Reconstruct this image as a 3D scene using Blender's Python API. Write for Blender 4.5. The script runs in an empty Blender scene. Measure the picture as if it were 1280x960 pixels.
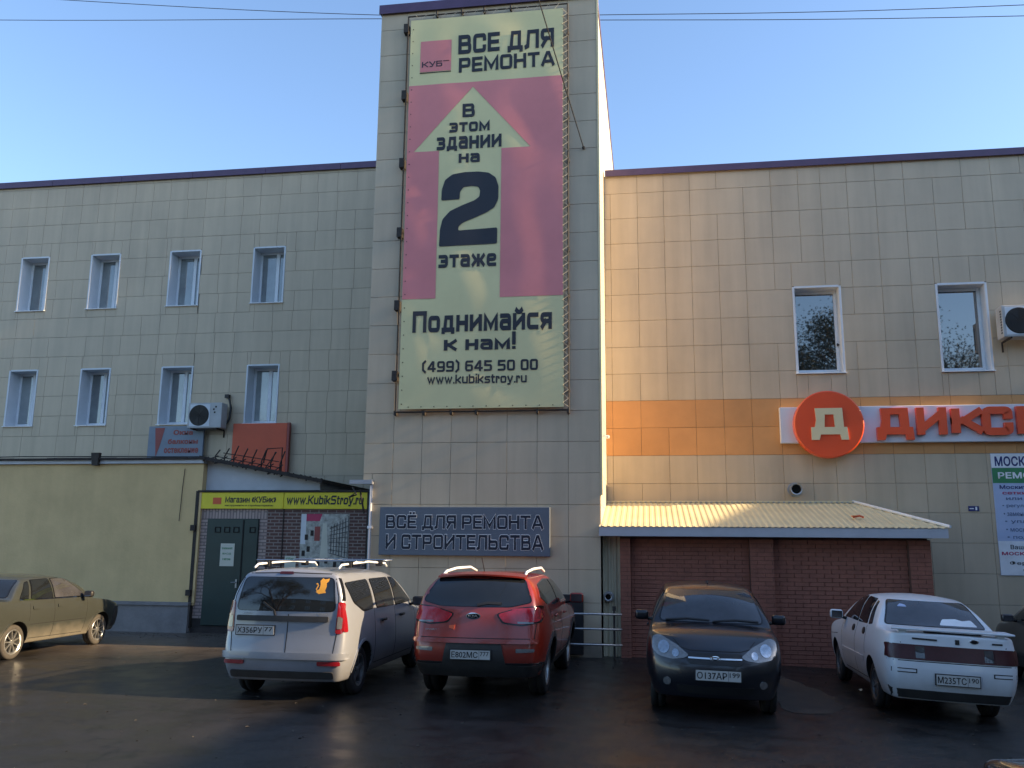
import bpy, bmesh, math, random
from math import sin, cos, pi, radians, tan, atan2, sqrt
from mathutils import Vector, Matrix
from mathutils.bvhtree import BVHTree
from mathutils.geometry import delaunay_2d_cdt

S = bpy.context.scene
COL = S.collection
random.seed(7)

# ------------------------------------------------------------------ camera
cam_d = bpy.data.cameras.new('camera')
cam_d.sensor_width = 36.0
cam_d.lens = 36.0 * 1098.65 / 1280.0
cam_d.clip_start = 0.05
cam_d.clip_end = 2000
cam = bpy.data.objects.new('camera', cam_d)
COL.objects.link(cam)
CAM_Z = 1.95
_r = Vector((0.98824625, 0.15259685, 0.00914052)).normalized()
_f = Vector((-0.15166657, 0.97122104, 0.18364895)).normalized()
_u = _r.cross(_f).normalized()
cam.matrix_world = Matrix(((_r.x, _u.x, -_f.x, 0), (_r.y, _u.y, -_f.y, 0), (_r.z, _u.z, -_f.z, CAM_Z), (0, 0, 0, 1)))
S.camera = cam

# ------------------------------------------------------------------ world, sun, exposure
SUN_EL, SUN_AZ = radians(24.0), radians(90.5)        # azimuth clockwise from +Y; the sun stands just on the near side of the facades
w = bpy.data.worlds.new('World'); S.world = w; w.use_nodes = True
nt = w.node_tree; nt.nodes.clear()
sky = nt.nodes.new('ShaderNodeTexSky'); sky.sky_type = 'NISHITA'; sky.sun_disc = False
sky.sun_elevation = SUN_EL; sky.sun_rotation = SUN_AZ
sky.altitude = 150; sky.air_density = 1.0; sky.dust_density = 0.8; sky.ozone_density = 2.8
bg = nt.nodes.new('ShaderNodeBackground'); bg.inputs[1].default_value = 0.13
wo = nt.nodes.new('ShaderNodeOutputWorld')
nt.links.new(sky.outputs[0], bg.inputs[0]); nt.links.new(bg.outputs[0], wo.inputs[0])
sun_d = bpy.data.lights.new('sun', 'SUN'); sun_d.energy = 5.0; sun_d.angle = radians(0.53); sun_d.color = (1.0, 0.74, 0.44)
sun = bpy.data.objects.new('sun', sun_d); COL.objects.link(sun)
sd = Vector((sin(SUN_AZ) * cos(SUN_EL), cos(SUN_AZ) * cos(SUN_EL), sin(SUN_EL)))
sun.rotation_euler = sd.to_track_quat('Z', 'Y').to_euler()
sun.location = (30, 0, 30)
S.view_settings.view_transform = 'Standard'; S.view_settings.look = 'None'
S.view_settings.gamma = 1.0; S.view_settings.use_curve_mapping = False
S.view_settings.exposure = 1.4

# ------------------------------------------------------------------ materials
def nmat(name):
    m = bpy.data.materials.new(name); m.use_nodes = True
    n = m.node_tree; b = n.nodes['Principled BSDF']
    return m, n, b
def rgb(c): return (c[0], c[1], c[2], 1.0)
def mat(name, col, rough=0.6, metal=0.0, var=0.12, scale=3.0, bump=0.0, bscale=40.0, coat=0.0, ior=1.5, rand=0.0, dirt=None, rvar=0.0, stretch=(1, 1, 1), streak=0.0):
    """noise-varied principled material; rand = per-object brightness; dirt = (z0, z1, colour) rising grime in object space"""
    m, n, b = nmat(name); L = n.links
    tc = n.nodes.new('ShaderNodeTexCoord'); mp = n.nodes.new('ShaderNodeMapping')
    mp.inputs['Scale'].default_value = stretch
    geo = n.nodes.new('ShaderNodeNewGeometry')
    src = geo.outputs['Position'] if rand or var else tc.outputs['Object']
    L.new(tc.outputs['Object'] if coat or dirt else geo.outputs['Position'], mp.inputs[0])
    ns = n.nodes.new('ShaderNodeTexNoise'); ns.inputs['Scale'].default_value = scale; ns.inputs['Detail'].default_value = 7
    ns.inputs['Roughness'].default_value = 0.62
    L.new(mp.outputs[0], ns.inputs['Vector'])
    mr = n.nodes.new('ShaderNodeMapRange'); mr.inputs[1].default_value = 0.3; mr.inputs[2].default_value = 0.7
    mr.inputs[3].default_value = 1 - var; mr.inputs[4].default_value = 1 + var
    L.new(ns.outputs[0], mr.inputs[0])
    val = mr.outputs[0]
    if streak:
        m9 = n.nodes.new('ShaderNodeMapping'); m9.inputs['Scale'].default_value = (2.6, 2.6, .22); L.new(geo.outputs['Position'], m9.inputs[0])
        n9 = n.nodes.new('ShaderNodeTexNoise'); n9.inputs['Scale'].default_value = 1.6; n9.inputs['Detail'].default_value = 6; L.new(m9.outputs[0], n9.inputs['Vector'])
        r9 = n.nodes.new('ShaderNodeMapRange'); r9.inputs[1].default_value = .35; r9.inputs[2].default_value = .7; r9.inputs[3].default_value = 1 + streak * .5; r9.inputs[4].default_value = 1 - streak * 1.4
        L.new(n9.outputs[0], r9.inputs[0]); u9 = n.nodes.new('ShaderNodeMath'); u9.operation = 'MULTIPLY'; L.new(val, u9.inputs[0]); L.new(r9.outputs[0], u9.inputs[1]); val = u9.outputs[0]
    if rand:
        oi = n.nodes.new('ShaderNodeObjectInfo'); m2 = n.nodes.new('ShaderNodeMapRange')
        m2.inputs[3].default_value = 1 - rand; m2.inputs[4].default_value = 1 + rand
        L.new(oi.outputs['Random'], m2.inputs[0])
        mu = n.nodes.new('ShaderNodeMath'); mu.operation = 'MULTIPLY'
        L.new(val, mu.inputs[0]); L.new(m2.outputs[0], mu.inputs[1]); val = mu.outputs[0]
    vm = n.nodes.new('ShaderNodeVectorMath'); vm.operation = 'SCALE'; vm.inputs[0].default_value = col[:3]
    L.new(val, vm.inputs['Scale'])
    out = vm.outputs[0]
    if dirt:
        z0, z1, dc, amt = dirt
        sp = n.nodes.new('ShaderNodeSeparateXYZ'); L.new(tc.outputs['Object'], sp.inputs[0])
        ad = n.nodes.new('ShaderNodeMath'); ad.operation = 'MULTIPLY_ADD'; ad.inputs[1].default_value = 0.35; 
        L.new(ns.outputs[0], ad.inputs[0]); L.new(sp.outputs['Z'], ad.inputs[2])
        dm = n.nodes.new('ShaderNodeMapRange'); dm.inputs[1].default_value = z0 + .17; dm.inputs[2].default_value = z1 + .17
        dm.inputs[3].default_value = amt; dm.inputs[4].default_value = 0.0
        L.new(ad.outputs[0], dm.inputs[0])
        mx = n.nodes.new('ShaderNodeMixRGB'); mx.inputs[2].default_value = rgb(dc)
        L.new(dm.outputs[0], mx.inputs[0]); L.new(out, mx.inputs[1]); out = mx.outputs[0]
        rr = n.nodes.new('ShaderNodeMapRange'); rr.inputs[3].default_value = rough; rr.inputs[4].default_value = 0.75
        L.new(dm.outputs[0], rr.inputs[0]); L.new(rr.outputs[0], b.inputs['Roughness'])
        if coat:
            cr = n.nodes.new('ShaderNodeMapRange'); cr.inputs[3].default_value = coat; cr.inputs[4].default_value = 0.0
            L.new(dm.outputs[0], cr.inputs[0]); L.new(cr.outputs[0], b.inputs['Coat Weight'])
    else:
        if rvar:
            rr = n.nodes.new('ShaderNodeMapRange'); rr.inputs[1].default_value = .35; rr.inputs[2].default_value = .65
            rr.inputs[3].default_value = max(0.02, rough - rvar); rr.inputs[4].default_value = rough + rvar
            L.new(ns.outputs[0], rr.inputs[0]); L.new(rr.outputs[0], b.inputs['Roughness'])
        else:
            b.inputs['Roughness'].default_value = rough
        b.inputs['Coat Weight'].default_value = coat
    b.inputs['Coat Roughness'].default_value = 0.06
    L.new(out, b.inputs['Base Color'])
    b.inputs['Metallic'].default_value = metal; b.inputs['IOR'].default_value = ior
    if bump:
        n2 = n.nodes.new('ShaderNodeTexNoise'); n2.inputs['Scale'].default_value = bscale; n2.inputs['Detail'].default_value = 5
        L.new(mp.outputs[0], n2.inputs['Vector'])
        bp = n.nodes.new('ShaderNodeBump'); bp.inputs['Strength'].default_value = bump; bp.inputs['Distance'].default_value = 0.02
        L.new(n2.outputs[0], bp.inputs['Height']); L.new(bp.outputs[0], b.inputs['Normal'])
    return m

def asphalt():
    m, n, b = nmat('asphalt'); L = n.links
    g = n.nodes.new('ShaderNodeNewGeometry')
    big = n.nodes.new('ShaderNodeTexNoise'); big.inputs['Scale'].default_value = 0.28; big.inputs['Detail'].default_value = 6
    fine = n.nodes.new('ShaderNodeTexNoise'); fine.inputs['Scale'].default_value = 70; fine.inputs['Detail'].default_value = 3
    mid = n.nodes.new('ShaderNodeTexNoise'); mid.inputs['Scale'].default_value = 2.2; mid.inputs['Detail'].default_value = 8
    for x in (big, fine, mid): L.new(g.outputs['Position'], x.inputs['Vector'])
    cr = n.nodes.new('ShaderNodeValToRGB')
    cr.color_ramp.elements[0].position = .36; cr.color_ramp.elements[0].color = (.0105, .0096, .0092, 1)
    cr.color_ramp.elements[1].position = .68; cr.color_ramp.elements[1].color = (.020, .0182, .0172, 1)
    L.new(big.outputs[0], cr.inputs[0])
    mm = n.nodes.new('ShaderNodeMapRange'); mm.inputs[1].default_value = .3; mm.inputs[2].default_value = .7; mm.inputs[3].default_value = .92; mm.inputs[4].default_value = 1.1
    L.new(mid.outputs[0], mm.inputs[0])
    mf = n.nodes.new('ShaderNodeMapRange'); mf.inputs[1].default_value = .3; mf.inputs[2].default_value = .72; mf.inputs[3].default_value = .6; mf.inputs[4].default_value = 1.5
    L.new(fine.outputs[0], mf.inputs[0])
    mu = n.nodes.new('ShaderNodeMath'); mu.operation = 'MULTIPLY'; L.new(mm.outputs[0], mu.inputs[0]); L.new(mf.outputs[0], mu.inputs[1])
    vm = n.nodes.new('ShaderNodeVectorMath'); vm.operation = 'SCALE'; L.new(cr.outputs[0], vm.inputs[0]); L.new(mu.outputs[0], vm.inputs['Scale'])
    vo = n.nodes.new('ShaderNodeTexVoronoi'); vo.feature = 'DISTANCE_TO_EDGE'; vo.inputs['Scale'].default_value = .42
    ws = n.nodes.new('ShaderNodeVectorMath'); ws.operation = 'MULTIPLY_ADD'; ws.inputs[1].default_value = (1.4, 1.4, 0)
    L.new(mid.outputs['Color'], ws.inputs[0]); L.new(g.outputs['Position'], ws.inputs[2]); L.new(ws.outputs[0], vo.inputs['Vector'])
    ck = n.nodes.new('ShaderNodeMapRange'); ck.inputs[1].default_value = .003; ck.inputs[2].default_value = .012; ck.inputs[3].default_value = .45; ck.inputs[4].default_value = 1.0
    L.new(vo.outputs['Distance'], ck.inputs[0]); v2 = n.nodes.new('ShaderNodeVectorMath'); v2.operation = 'SCALE'
    L.new(vm.outputs[0], v2.inputs[0]); L.new(ck.outputs[0], v2.inputs['Scale']); vm = v2
    # pale dusty verge along the garage
    sp = n.nodes.new('ShaderNodeSeparateXYZ'); L.new(g.outputs['Position'], sp.inputs[0])
    ym = n.nodes.new('ShaderNodeMapRange'); ym.inputs[1].default_value = 14.6; ym.inputs[2].default_value = 17.4
    xm = n.nodes.new('ShaderNodeMapRange'); xm.inputs[1].default_value = -6.5; xm.inputs[2].default_value = -9.5
    L.new(sp.outputs['Y'], ym.inputs[0]); L.new(sp.outputs['X'], xm.inputs[0])
    m3 = n.nodes.new('ShaderNodeMath'); m3.operation = 'MULTIPLY'; L.new(ym.outputs[0], m3.inputs[0]); L.new(xm.outputs[0], m3.inputs[1])
    m4 = n.nodes.new('ShaderNodeMath'); m4.operation = 'MULTIPLY'; L.new(m3.outputs[0], m4.inputs[0]); L.new(mm.outputs[0], m4.inputs[1])
    m5 = n.nodes.new('ShaderNodeMath'); m5.operation = 'MULTIPLY'; m5.inputs[1].default_value = .65; L.new(m4.outputs[0], m5.inputs[0]); m5.use_clamp = True
    mx = n.nodes.new('ShaderNodeMixRGB'); mx.inputs[2].default_value = (.15, .12, .095, 1)
    L.new(m5.outputs[0], mx.inputs[0]); L.new(vm.outputs[0], mx.inputs[1])
    L.new(mx.outputs[0], b.inputs['Base Color'])
    rr = n.nodes.new('ShaderNodeMapRange'); rr.inputs[1].default_value = .38; rr.inputs[2].default_value = .62; rr.inputs[3].default_value = .30; rr.inputs[4].default_value = .46
    L.new(mid.outputs[0], rr.inputs[0]); L.new(rr.outputs[0], b.inputs['Roughness'])
    bp = n.nodes.new('ShaderNodeBump'); bp.inputs['Strength'].default_value = .22; bp.inputs['Distance'].default_value = .01
    L.new(fine.outputs[0], bp.inputs['Height']); L.new(bp.outputs[0], b.inputs['Normal'])
    return m

def brickmat(name, c1, c2, mortar, bw, bh, rot=0.0, mort=.012):
    m, n, b = nmat(name); L = n.links
    g = n.nodes.new('ShaderNodeNewGeometry'); sp = n.nodes.new('ShaderNodeSeparateXYZ'); cb = n.nodes.new('ShaderNodeCombineXYZ')
    L.new(g.outputs['Position'], sp.inputs[0])
    if rot: L.new(sp.outputs['Z'], cb.inputs['X']); L.new(sp.outputs['X'], cb.inputs['Y'])
    else: L.new(sp.outputs['X'], cb.inputs['X']); L.new(sp.outputs['Z'], cb.inputs['Y'])
    t = n.nodes.new('ShaderNodeTexBrick'); t.inputs['Scale'].default_value = 1; t.inputs['Brick Width'].default_value = bw
    t.inputs['Row Height'].default_value = bh; t.inputs['Mortar Size'].default_value = mort
    t.inputs['Color1'].default_value = rgb(c1); t.inputs['Color2'].default_value = rgb(c2); t.inputs['Mortar'].default_value = rgb(mortar)
    L.new(cb.outputs[0], t.inputs['Vector']); L.new(t.outputs[0], b.inputs['Base Color'])
    b.inputs['Roughness'].default_value = .6
    bp = n.nodes.new('ShaderNodeBump'); bp.inputs['Strength'].default_value = .6; bp.inputs['Distance'].default_value = .01; bp.invert = True
    L.new(t.outputs['Fac'], bp.inputs['Height']); L.new(bp.outputs[0], b.inputs['Normal'])
    return m

M = {}
M['tile'] = mat('beige_tile', (.50, .405, .285), .34, var=.07, scale=.8, rand=.028, streak=.07, rvar=.06, ior=1.45)
M['side_sheet'] = mat('pale_cream_side_cladding', (.62, .55, .42), .38, var=.04, scale=1.1, rand=.02)
M['tile_orange'] = mat('orange_tile', (.56, .275, .10), .36, var=.1, scale=1.3, rand=.06, ior=1.45)
M['core'] = mat('wall_substrate', (.23, .20, .155), .9, var=.2, scale=5)
M['purple'] = mat('purple_flashing', (.075, .045, .105), .45, var=.15)
M['white'] = mat('white_upvc', (.72, .75, .78), .38, var=.06)
M['reveal'] = mat('reveal_sheet', (.60, .64, .68), .45, var=.05)
M['pane'] = mat('window_glass', (.012, .015, .018), .02, var=.2, ior=2.7)
M['blind'] = mat('pale_curtain', (.34, .36, .37), .9, var=.12, scale=4, stretch=(9, 1, .3))
M['steel'] = mat('galvanised_steel', (.42, .43, .44), .38, metal=.8, var=.15, scale=8)
M['dark_steel'] = mat('rusty_dark_steel', (.03, .024, .02), .75, var=.35, scale=12)
M['black'] = mat('black_plastic', (.012, .012, .013), .5, var=.15)
M['blackgloss'] = mat('black_gloss', (.006, .006, .007), .12, var=.1)
M['print_cream'] = mat('banner_cream', (.70, .62, .33), .5, var=.06, scale=.9, ior=1.4)
M['print_pink'] = mat('banner_pink', (.70, .235, .235), .5, var=.07, scale=.9, ior=1.4)
M['ink'] = mat('banner_ink', (.016, .016, .024), .5, var=.1)
M['rope'] = mat('lacing_rope', (.52, .48, .38), .8)
M['signblue'] = mat('slate_blue_sign', (.105, .13, .165), .42, var=.08, scale=1.5)
M['signwhite'] = mat('white_film', (.74, .76, .78), .45)
M['signnavy'] = mat('navy_film', (.006, .012, .028), .4)
M['yellowwall'] = mat('ochre_render', (.62, .455, .225), .85, streak=.035, var=.1, scale=1.2, bump=.3, bscale=25)
M['bluebase'] = mat('blue_grey_plinth', (.20, .19, .19), .8, var=.2, scale=2.5, bump=.4, bscale=20)
M['whitewall'] = mat('whitewashed_render', (.50, .52, .54), .85, var=.12, scale=1.5, bump=.2)
M['rooffelt'] = mat('roofing_felt', (.035, .03, .028), .9, var=.3, scale=6)
M['signyellow'] = mat('yellow_fascia', (.72, .62, .03), .45, var=.06)
M['signred'] = mat('red_orange_film', (.62, .10, .03), .45, var=.05)
M['door'] = mat('dark_green_door', (.018, .040, .036), .42, var=.18, scale=2)
M['paper'] = mat('paper', (.55, .56, .48), .8, var=.05)
M['red'] = mat('board_orange_red', (.58, .085, .03), .45, var=.06)
M['greysign'] = mat('faded_grey_sign', (.20, .24, .29), .55, var=.08)
M['fadedred'] = mat('faded_red_film', (.30, .07, .06), .6, var=.1)
M['cream_metal'] = mat('cream_corrugated_steel', (.66, .575, .35), .45, var=.10, scale=1.5)
M['fascia'] = mat('blue_grey_fascia', (.42, .42, .45), .55, var=.08)
M['brick'] = mat('red_brick', (.25, .093, .062), .85, var=.16, scale=4.5, bump=.3, bscale=60)
M['mortar'] = mat('dark_mortar', (.125, .06, .044), .95, var=.2)
M['corr'] = mat('olive_corrugated_panel', (.55, .49, .34), .5, var=.1, stretch=(1, 1, .3))
M['dixired'] = mat('orange_red_acrylic', (.74, .085, .025), .28, var=.03)
M['dixicream'] = mat('cream_acrylic', (.70, .60, .36), .35, var=.03)
M['dixiwhite'] = mat('white_sign_panel', (.62, .64, .70), .4, var=.08, scale=1)
M['green'] = mat('green_film', (.04, .21, .085), .5)
M['navytext'] = mat('navy_text', (.02, .03, .14), .5)
M['posterblue'] = mat('pale_blue_print', (.40, .48, .66), .5, var=.05)
M['crimson'] = mat('crimson_text', (.42, .03, .10), .5)
M['greytext'] = mat('grey_text', (.10, .14, .25), .5)
M['tyre'] = mat('tyre_rubber', (.014, .013, .013), .75, var=.2, scale=10)
M['tyre_dusty'] = mat('dusty_tyre_rubber', (.045, .040, .034), .85, var=.2, scale=10)
M['alloy'] = mat('alloy_wheel', (.50, .50, .48), .28, metal=.85, var=.1)
M['alloy_dark'] = mat('grey_wheel', (.16, .16, .16), .4, metal=.6, var=.1)
M['casing'] = mat('grey_white_casing', (.42, .43, .43), .5)
M['pane_pale'] = mat('pale_window_glass', (.17, .19, .19), .03, var=.3, scale=1.2, rand=.5, ior=2.2)
M['photo_grey'] = mat('faded_photo_print', (.36, .37, .34), .5, var=.5, scale=9)
M['pipe'] = mat('pale_grey_pipe', (.36, .37, .39), .5)
M['well'] = mat('wheel_well', (.008, .008, .008), .9)
M['chrome'] = mat('chrome', (.75, .75, .75), .08, metal=1, var=.03)
M['glass'] = mat('tinted_car_glass', (.010, .012, .014), .03, var=.2, ior=1.65)
M['glass_light'] = mat('clear_car_glass', (.045, .045, .05), .03, var=.35, scale=2.5, ior=1.7)
M['tail_bright'] = mat('bright_red_lens', (.42, .008, .022), .12, var=.2, scale=30, coat=.8)
M['tail'] = mat('red_lens', (.22, .006, .010), .12, var=.15, scale=30, coat=.8)
M['tail_dark'] = mat('dark_red_lens', (.05, .006, .008), .3, var=.2, scale=20)
M['lens'] = mat('clear_lens', (.19, .19, .19), .12, metal=.3, var=.2, scale=35, coat=.8)
M['lamp'] = mat('lamp_reflector', (.42, .45, .48), .12, metal=.9, var=.3, scale=25)
M['gap'] = mat('panel_gap', (.006, .006, .006), .8)
M['plate'] = mat('plate_white', (.46, .46, .44), .5, var=.05)
M['plateink'] = mat('plate_black', (.012, .012, .012), .5)
DUST = (.12, .10, .08)
M['p_silver'] = mat('pale_silver_paint', (.25, .27, .31), .32, metal=.25, var=.03, coat=.7, dirt=(.15, .62, DUST, .45))
M['p_orange'] = mat('burnt_orange_paint', (.26, .022, .010), .30, metal=.15, var=.04, coat=.9, dirt=(.2, .7, DUST, .25))
M['p_black'] = mat('black_paint', (.004, .005, .010), .3, var=.05, coat=.5, dirt=(.1, .6, (.03, .028, .025), .15))
M['p_white'] = mat('white_paint', (.62, .65, .68), .36, var=.03, coat=.4, dirt=(.15, .6, (.16, .15, .14), .45))
M['p_green'] = mat('dark_green_paint', (.042, .046, .040), .28, metal=.2, var=.06, coat=.8, dirt=(.30, .52, (.19, .17, .135), .75))
M['p_grey'] = mat('brown_grey_paint', (.085, .075, .07), .3, metal=.3, var=.05, coat=.8)
M['p_bronze'] = mat('dark_bronze_paint', (.05, .042, .034), .25, metal=.4, var=.05, coat=.9)
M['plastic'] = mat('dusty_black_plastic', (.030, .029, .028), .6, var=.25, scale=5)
M['bark'] = mat('bark', (.06, .045, .035), .9, var=.3, scale=8)
M['leaf'] = mat('spring_foliage', (.06, .065, .03), .8, var=.4, scale=2)
M['cable'] = mat('black_cable', (.01, .01, .012), .7)
M['asphalt'] = asphalt()
M['farwall'] = mat('far_grey_render', (.30, .26, .22), .85, var=.1)
M['pinkbrick'] = brickmat('printed_pink_brick', (.40, .31, .28), (.33, .25, .23), (.16, .13, .12), .24, .075)
M['pinkbrickv'] = brickmat('printed_pink_brick_upright', (.40, .31, .28), (.33, .25, .23), (.16, .13, .12), .34, .075, rot=1)
M['darkbrick'] = brickmat('printed_dark_brick', (.075, .035, .032), (.11, .045, .038), (.23, .19, .17), .21, .075)

# ------------------------------------------------------------------ object helpers
def prop(o, label=None, cat=None, group=None, kind=None):
    if label: o['label'] = label
    if cat: o['category'] = cat
    if group: o['group'] = group
    if kind: o['kind'] = kind
    return o
def thing(name, label, cat, loc=(0, 0, 0), rz=0.0, group=None, rx=0.0, ry=0.0):
    o = bpy.data.objects.new(name, None); COL.objects.link(o)
    o.empty_display_size = .2
    o.location = loc; o.rotation_euler = (rx, ry, rz)
    return prop(o, label, cat, group)

class MB:
    def __init__(s): s.v = []; s.f = []; s.m = []
    def add(s, vs, fs, mi=0):
        b = len(s.v); s.v += [tuple(v) for v in vs]
        for f in fs: s.f.append(tuple(i + b for i in f)); s.m.append(mi)
        return s
    def box(s, x0, x1, y0, y1, z0, z1, mi=0):
        vs = [(x, y, z) for z in (z0, z1) for y in (y0, y1) for x in (x0, x1)]
        return s.add(vs, [(0, 2, 3, 1), (4, 5, 7, 6), (0, 1, 5, 4), (2, 6, 7, 3), (0, 4, 6, 2), (1, 3, 7, 5)], mi)
    def obox(s, c, size, M3, mi=0):
        c = Vector(c); hx, hy, hz = size[0] / 2, size[1] / 2, size[2] / 2
        vs = [c + M3 @ Vector((x, y, z)) for z in (-hz, hz) for y in (-hy, hy) for x in (-hx, hx)]
        return s.add(vs, [(0, 2, 3, 1), (4, 5, 7, 6), (0, 1, 5, 4), (2, 6, 7, 3), (0, 4, 6, 2), (1, 3, 7, 5)], mi)
    def prism(s, poly, y0, y1, mi=0):          # poly of (x, z), extruded in y; concave allowed
        pts, tris = cdt(poly, None)
        n = len(pts)
        vs = [(p[0], y0, p[1]) for p in pts] + [(p[0], y1, p[1]) for p in pts]
        fs = [tuple(t) for t in tris] + [tuple(reversed([i + n for i in t])) for t in tris]
        k = len(poly)
        ar = sum(poly[i][0] * poly[(i + 1) % k][1] - poly[(i + 1) % k][0] * poly[i][1] for i in range(k))
        for i in range(k):
            j = (i + 1) % k
            q = (i, j, j + n, i + n)
            fs.append(q if ar < 0 else tuple(reversed(q)))
        return s.add(vs, fs, mi)
    def tube(s, pts, r, seg=8, mi=0, r1=None, cap=True):
        pts = [Vector(p) for p in pts]; n = len(pts); vs = []; fs = []
        for i, p in enumerate(pts):
            d = (pts[min(i + 1, n - 1)] - pts[max(i - 1, 0)]).normalized()
            a = d.orthogonal().normalized() if i == 0 else (a - d * a.dot(d)).normalized()
            b = d.cross(a); rr = r if r1 is None else r + (r1 - r) * i / max(1, n - 1)
            for k in range(seg):
                t = 2 * pi * k / seg; vs.append(p + a * cos(t) * rr + b * sin(t) * rr)
        for i in range(n - 1):
            for k in range(seg):
                k2 = (k + 1) % seg
                fs.append((i * seg + k, i * seg + k2, (i + 1) * seg + k2, (i + 1) * seg + k))
        if cap:
            fs.append(tuple(reversed(range(seg)))); fs.append(tuple((n - 1) * seg + k for k in range(seg)))
        return s.add(vs, fs, mi)
    def lathe(s, prof, origin, ax, seg=32, mi=0, closed=False):   # prof [(r, a)] along axis ax
        o = Vector(origin); ax = Vector(ax).normalized(); a = ax.orthogonal().normalized(); b = ax.cross(a)
        n = len(prof); vs = []; fs = []
        for (r, h) in prof:
            for k in range(seg):
                t = 2 * pi * k / seg; vs.append(o + ax * h + (a * cos(t) + b * sin(t)) * r)
        for i in range(n - 1 + (1 if closed else 0)):
            i2 = (i + 1) % n
            for k in range(seg):
                k2 = (k + 1) % seg; fs.append((i * seg + k, i * seg + k2, i2 * seg + k2, i2 * seg + k))
        return s.add(vs, fs, mi)
    def build(s, name, mats, parent=None, smooth=False, bevel=0.0, seg=1, sub=0, recalc=True, off=None):
        me = bpy.data.meshes.new(name)
        ox = Vector(off) if off is not None else Vector((0, 0, 0))
        if parent is not None and off is None and parent.get('_w') is None:
            pass
        me.from_pydata([tuple(Vector(v) - ox) for v in s.v], [], s.f)
        if not isinstance(mats, (list, tuple)): mats = [mats]
        for m in mats: me.materials.append(m)
        for i, p in enumerate(me.polygons): p.material_index = s.m[i]; p.use_smooth = smooth
        if recalc or bevel:
            bm = bmesh.new(); bm.from_mesh(me)
            if recalc: bmesh.ops.recalc_face_normals(bm, faces=bm.faces)
            if bevel:
                es = [e for e in bm.edges if len(e.link_faces) == 2 and e.calc_face_angle() > .5]
                bmesh.ops.bevel(bm, geom=es, offset=bevel, segments=seg, affect='EDGES', profile=.6)
            bm.to_mesh(me); bm.free()
        me.update()
        o = bpy.data.objects.new(name, me); COL.objects.link(o)
        if parent is not None: o.parent = parent
        if sub:
            md = o.modifiers.new('s', 'SUBSURF'); md.levels = sub; md.render_levels = sub
        return o

def cdt(poly, step, holes=()):
    """triangulate a polygon (list of 2-D points) with optional interior grid points"""
    pts = [Vector(p) for p in poly]; edges = [(i, (i + 1) % len(poly)) for i in range(len(poly))]
    for h in holes:
        b = len(pts); pts += [Vector(p) for p in h]; edges += [(b + i, b + (i + 1) % len(h)) for i in range(len(h))]
    nb = len(pts)
    if step:
        xs = [p.x for p in pts]; ys = [p.y for p in pts]
        def inside(x, y):
            c = False; k = len(poly)
            for i in range(k):
                x1, y1 = poly[i]; x2, y2 = poly[(i + 1) % k]
                if (y1 > y) != (y2 > y) and x < (x2 - x1) * (y - y1) / (y2 - y1) + x1: c = not c
            return c
        x = min(xs) + step * .5
        while x < max(xs):
            y = min(ys) + step * .5
            while y < max(ys):
                if inside(x, y) and min((Vector((x, y)) - p).length for p in pts[:nb]) > step * .3: pts.append(Vector((x, y)))
                y += step
            x += step
    if holes:
        vo, eo, fo, *_ = delaunay_2d_cdt(pts, edges, [], 1, 1e-6)
        def ins(poly, x, y):
            c = False; k = len(poly)
            for i in range(k):
                x1, y1 = poly[i]; x2, y2 = poly[(i + 1) % k]
                if (y1 > y) != (y2 > y) and x < (x2 - x1) * (y - y1) / (y2 - y1) + x1: c = not c
            return c
        res = []
        for f in fo:
            cx = sum(vo[i].x for i in f) / 3; cy = sum(vo[i].y for i in f) / 3
            if ins(poly, cx, cy) and not any(ins(h, cx, cy) for h in holes): res.append(f)
        return [tuple(v) for v in vo], res
    vo, eo, fo, *_ = delaunay_2d_cdt(pts, edges, [], 1, 1e-6)
    k = len(poly); res = []
    for f in fo:
        cx = sum(vo[i].x for i in f) / len(f); cy = sum(vo[i].y for i in f) / len(f); c = False
        for i in range(k):
            x1, y1 = poly[i]; x2, y2 = poly[(i + 1) % k]
            if (y1 > cy) != (y2 > cy) and cx < (x2 - x1) * (cy - y1) / (y2 - y1) + x1: c = not c
        if c: res.append(f)
    return [tuple(v) for v in vo], res

def rounded(poly, r, n=4):
    out = []; k = len(poly)
    for i in range(k):
        p0 = Vector(poly[i - 1]); p = Vector(poly[i]); p2 = Vector(poly[(i + 1) % k])
        a = p0 - p; b = p2 - p; ra = min(r, a.length * .45); rb = min(r, b.length * .45)
        A = p + a.normalized() * ra; B = p + b.normalized() * rb
        for t in range(n + 1):
            u = t / n; out.append(tuple((1 - u) ** 2 * A + 2 * u * (1 - u) * p + u * u * B))
    return out
def densify(poly, step):
    out = []; k = len(poly)
    for i in range(k):
        a = Vector(poly[i]); b = Vector(poly[(i + 1) % k]); m = max(1, int((b - a).length / step))
        for t in range(m): out.append(tuple(a + (b - a) * t / m))
    return out

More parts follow.
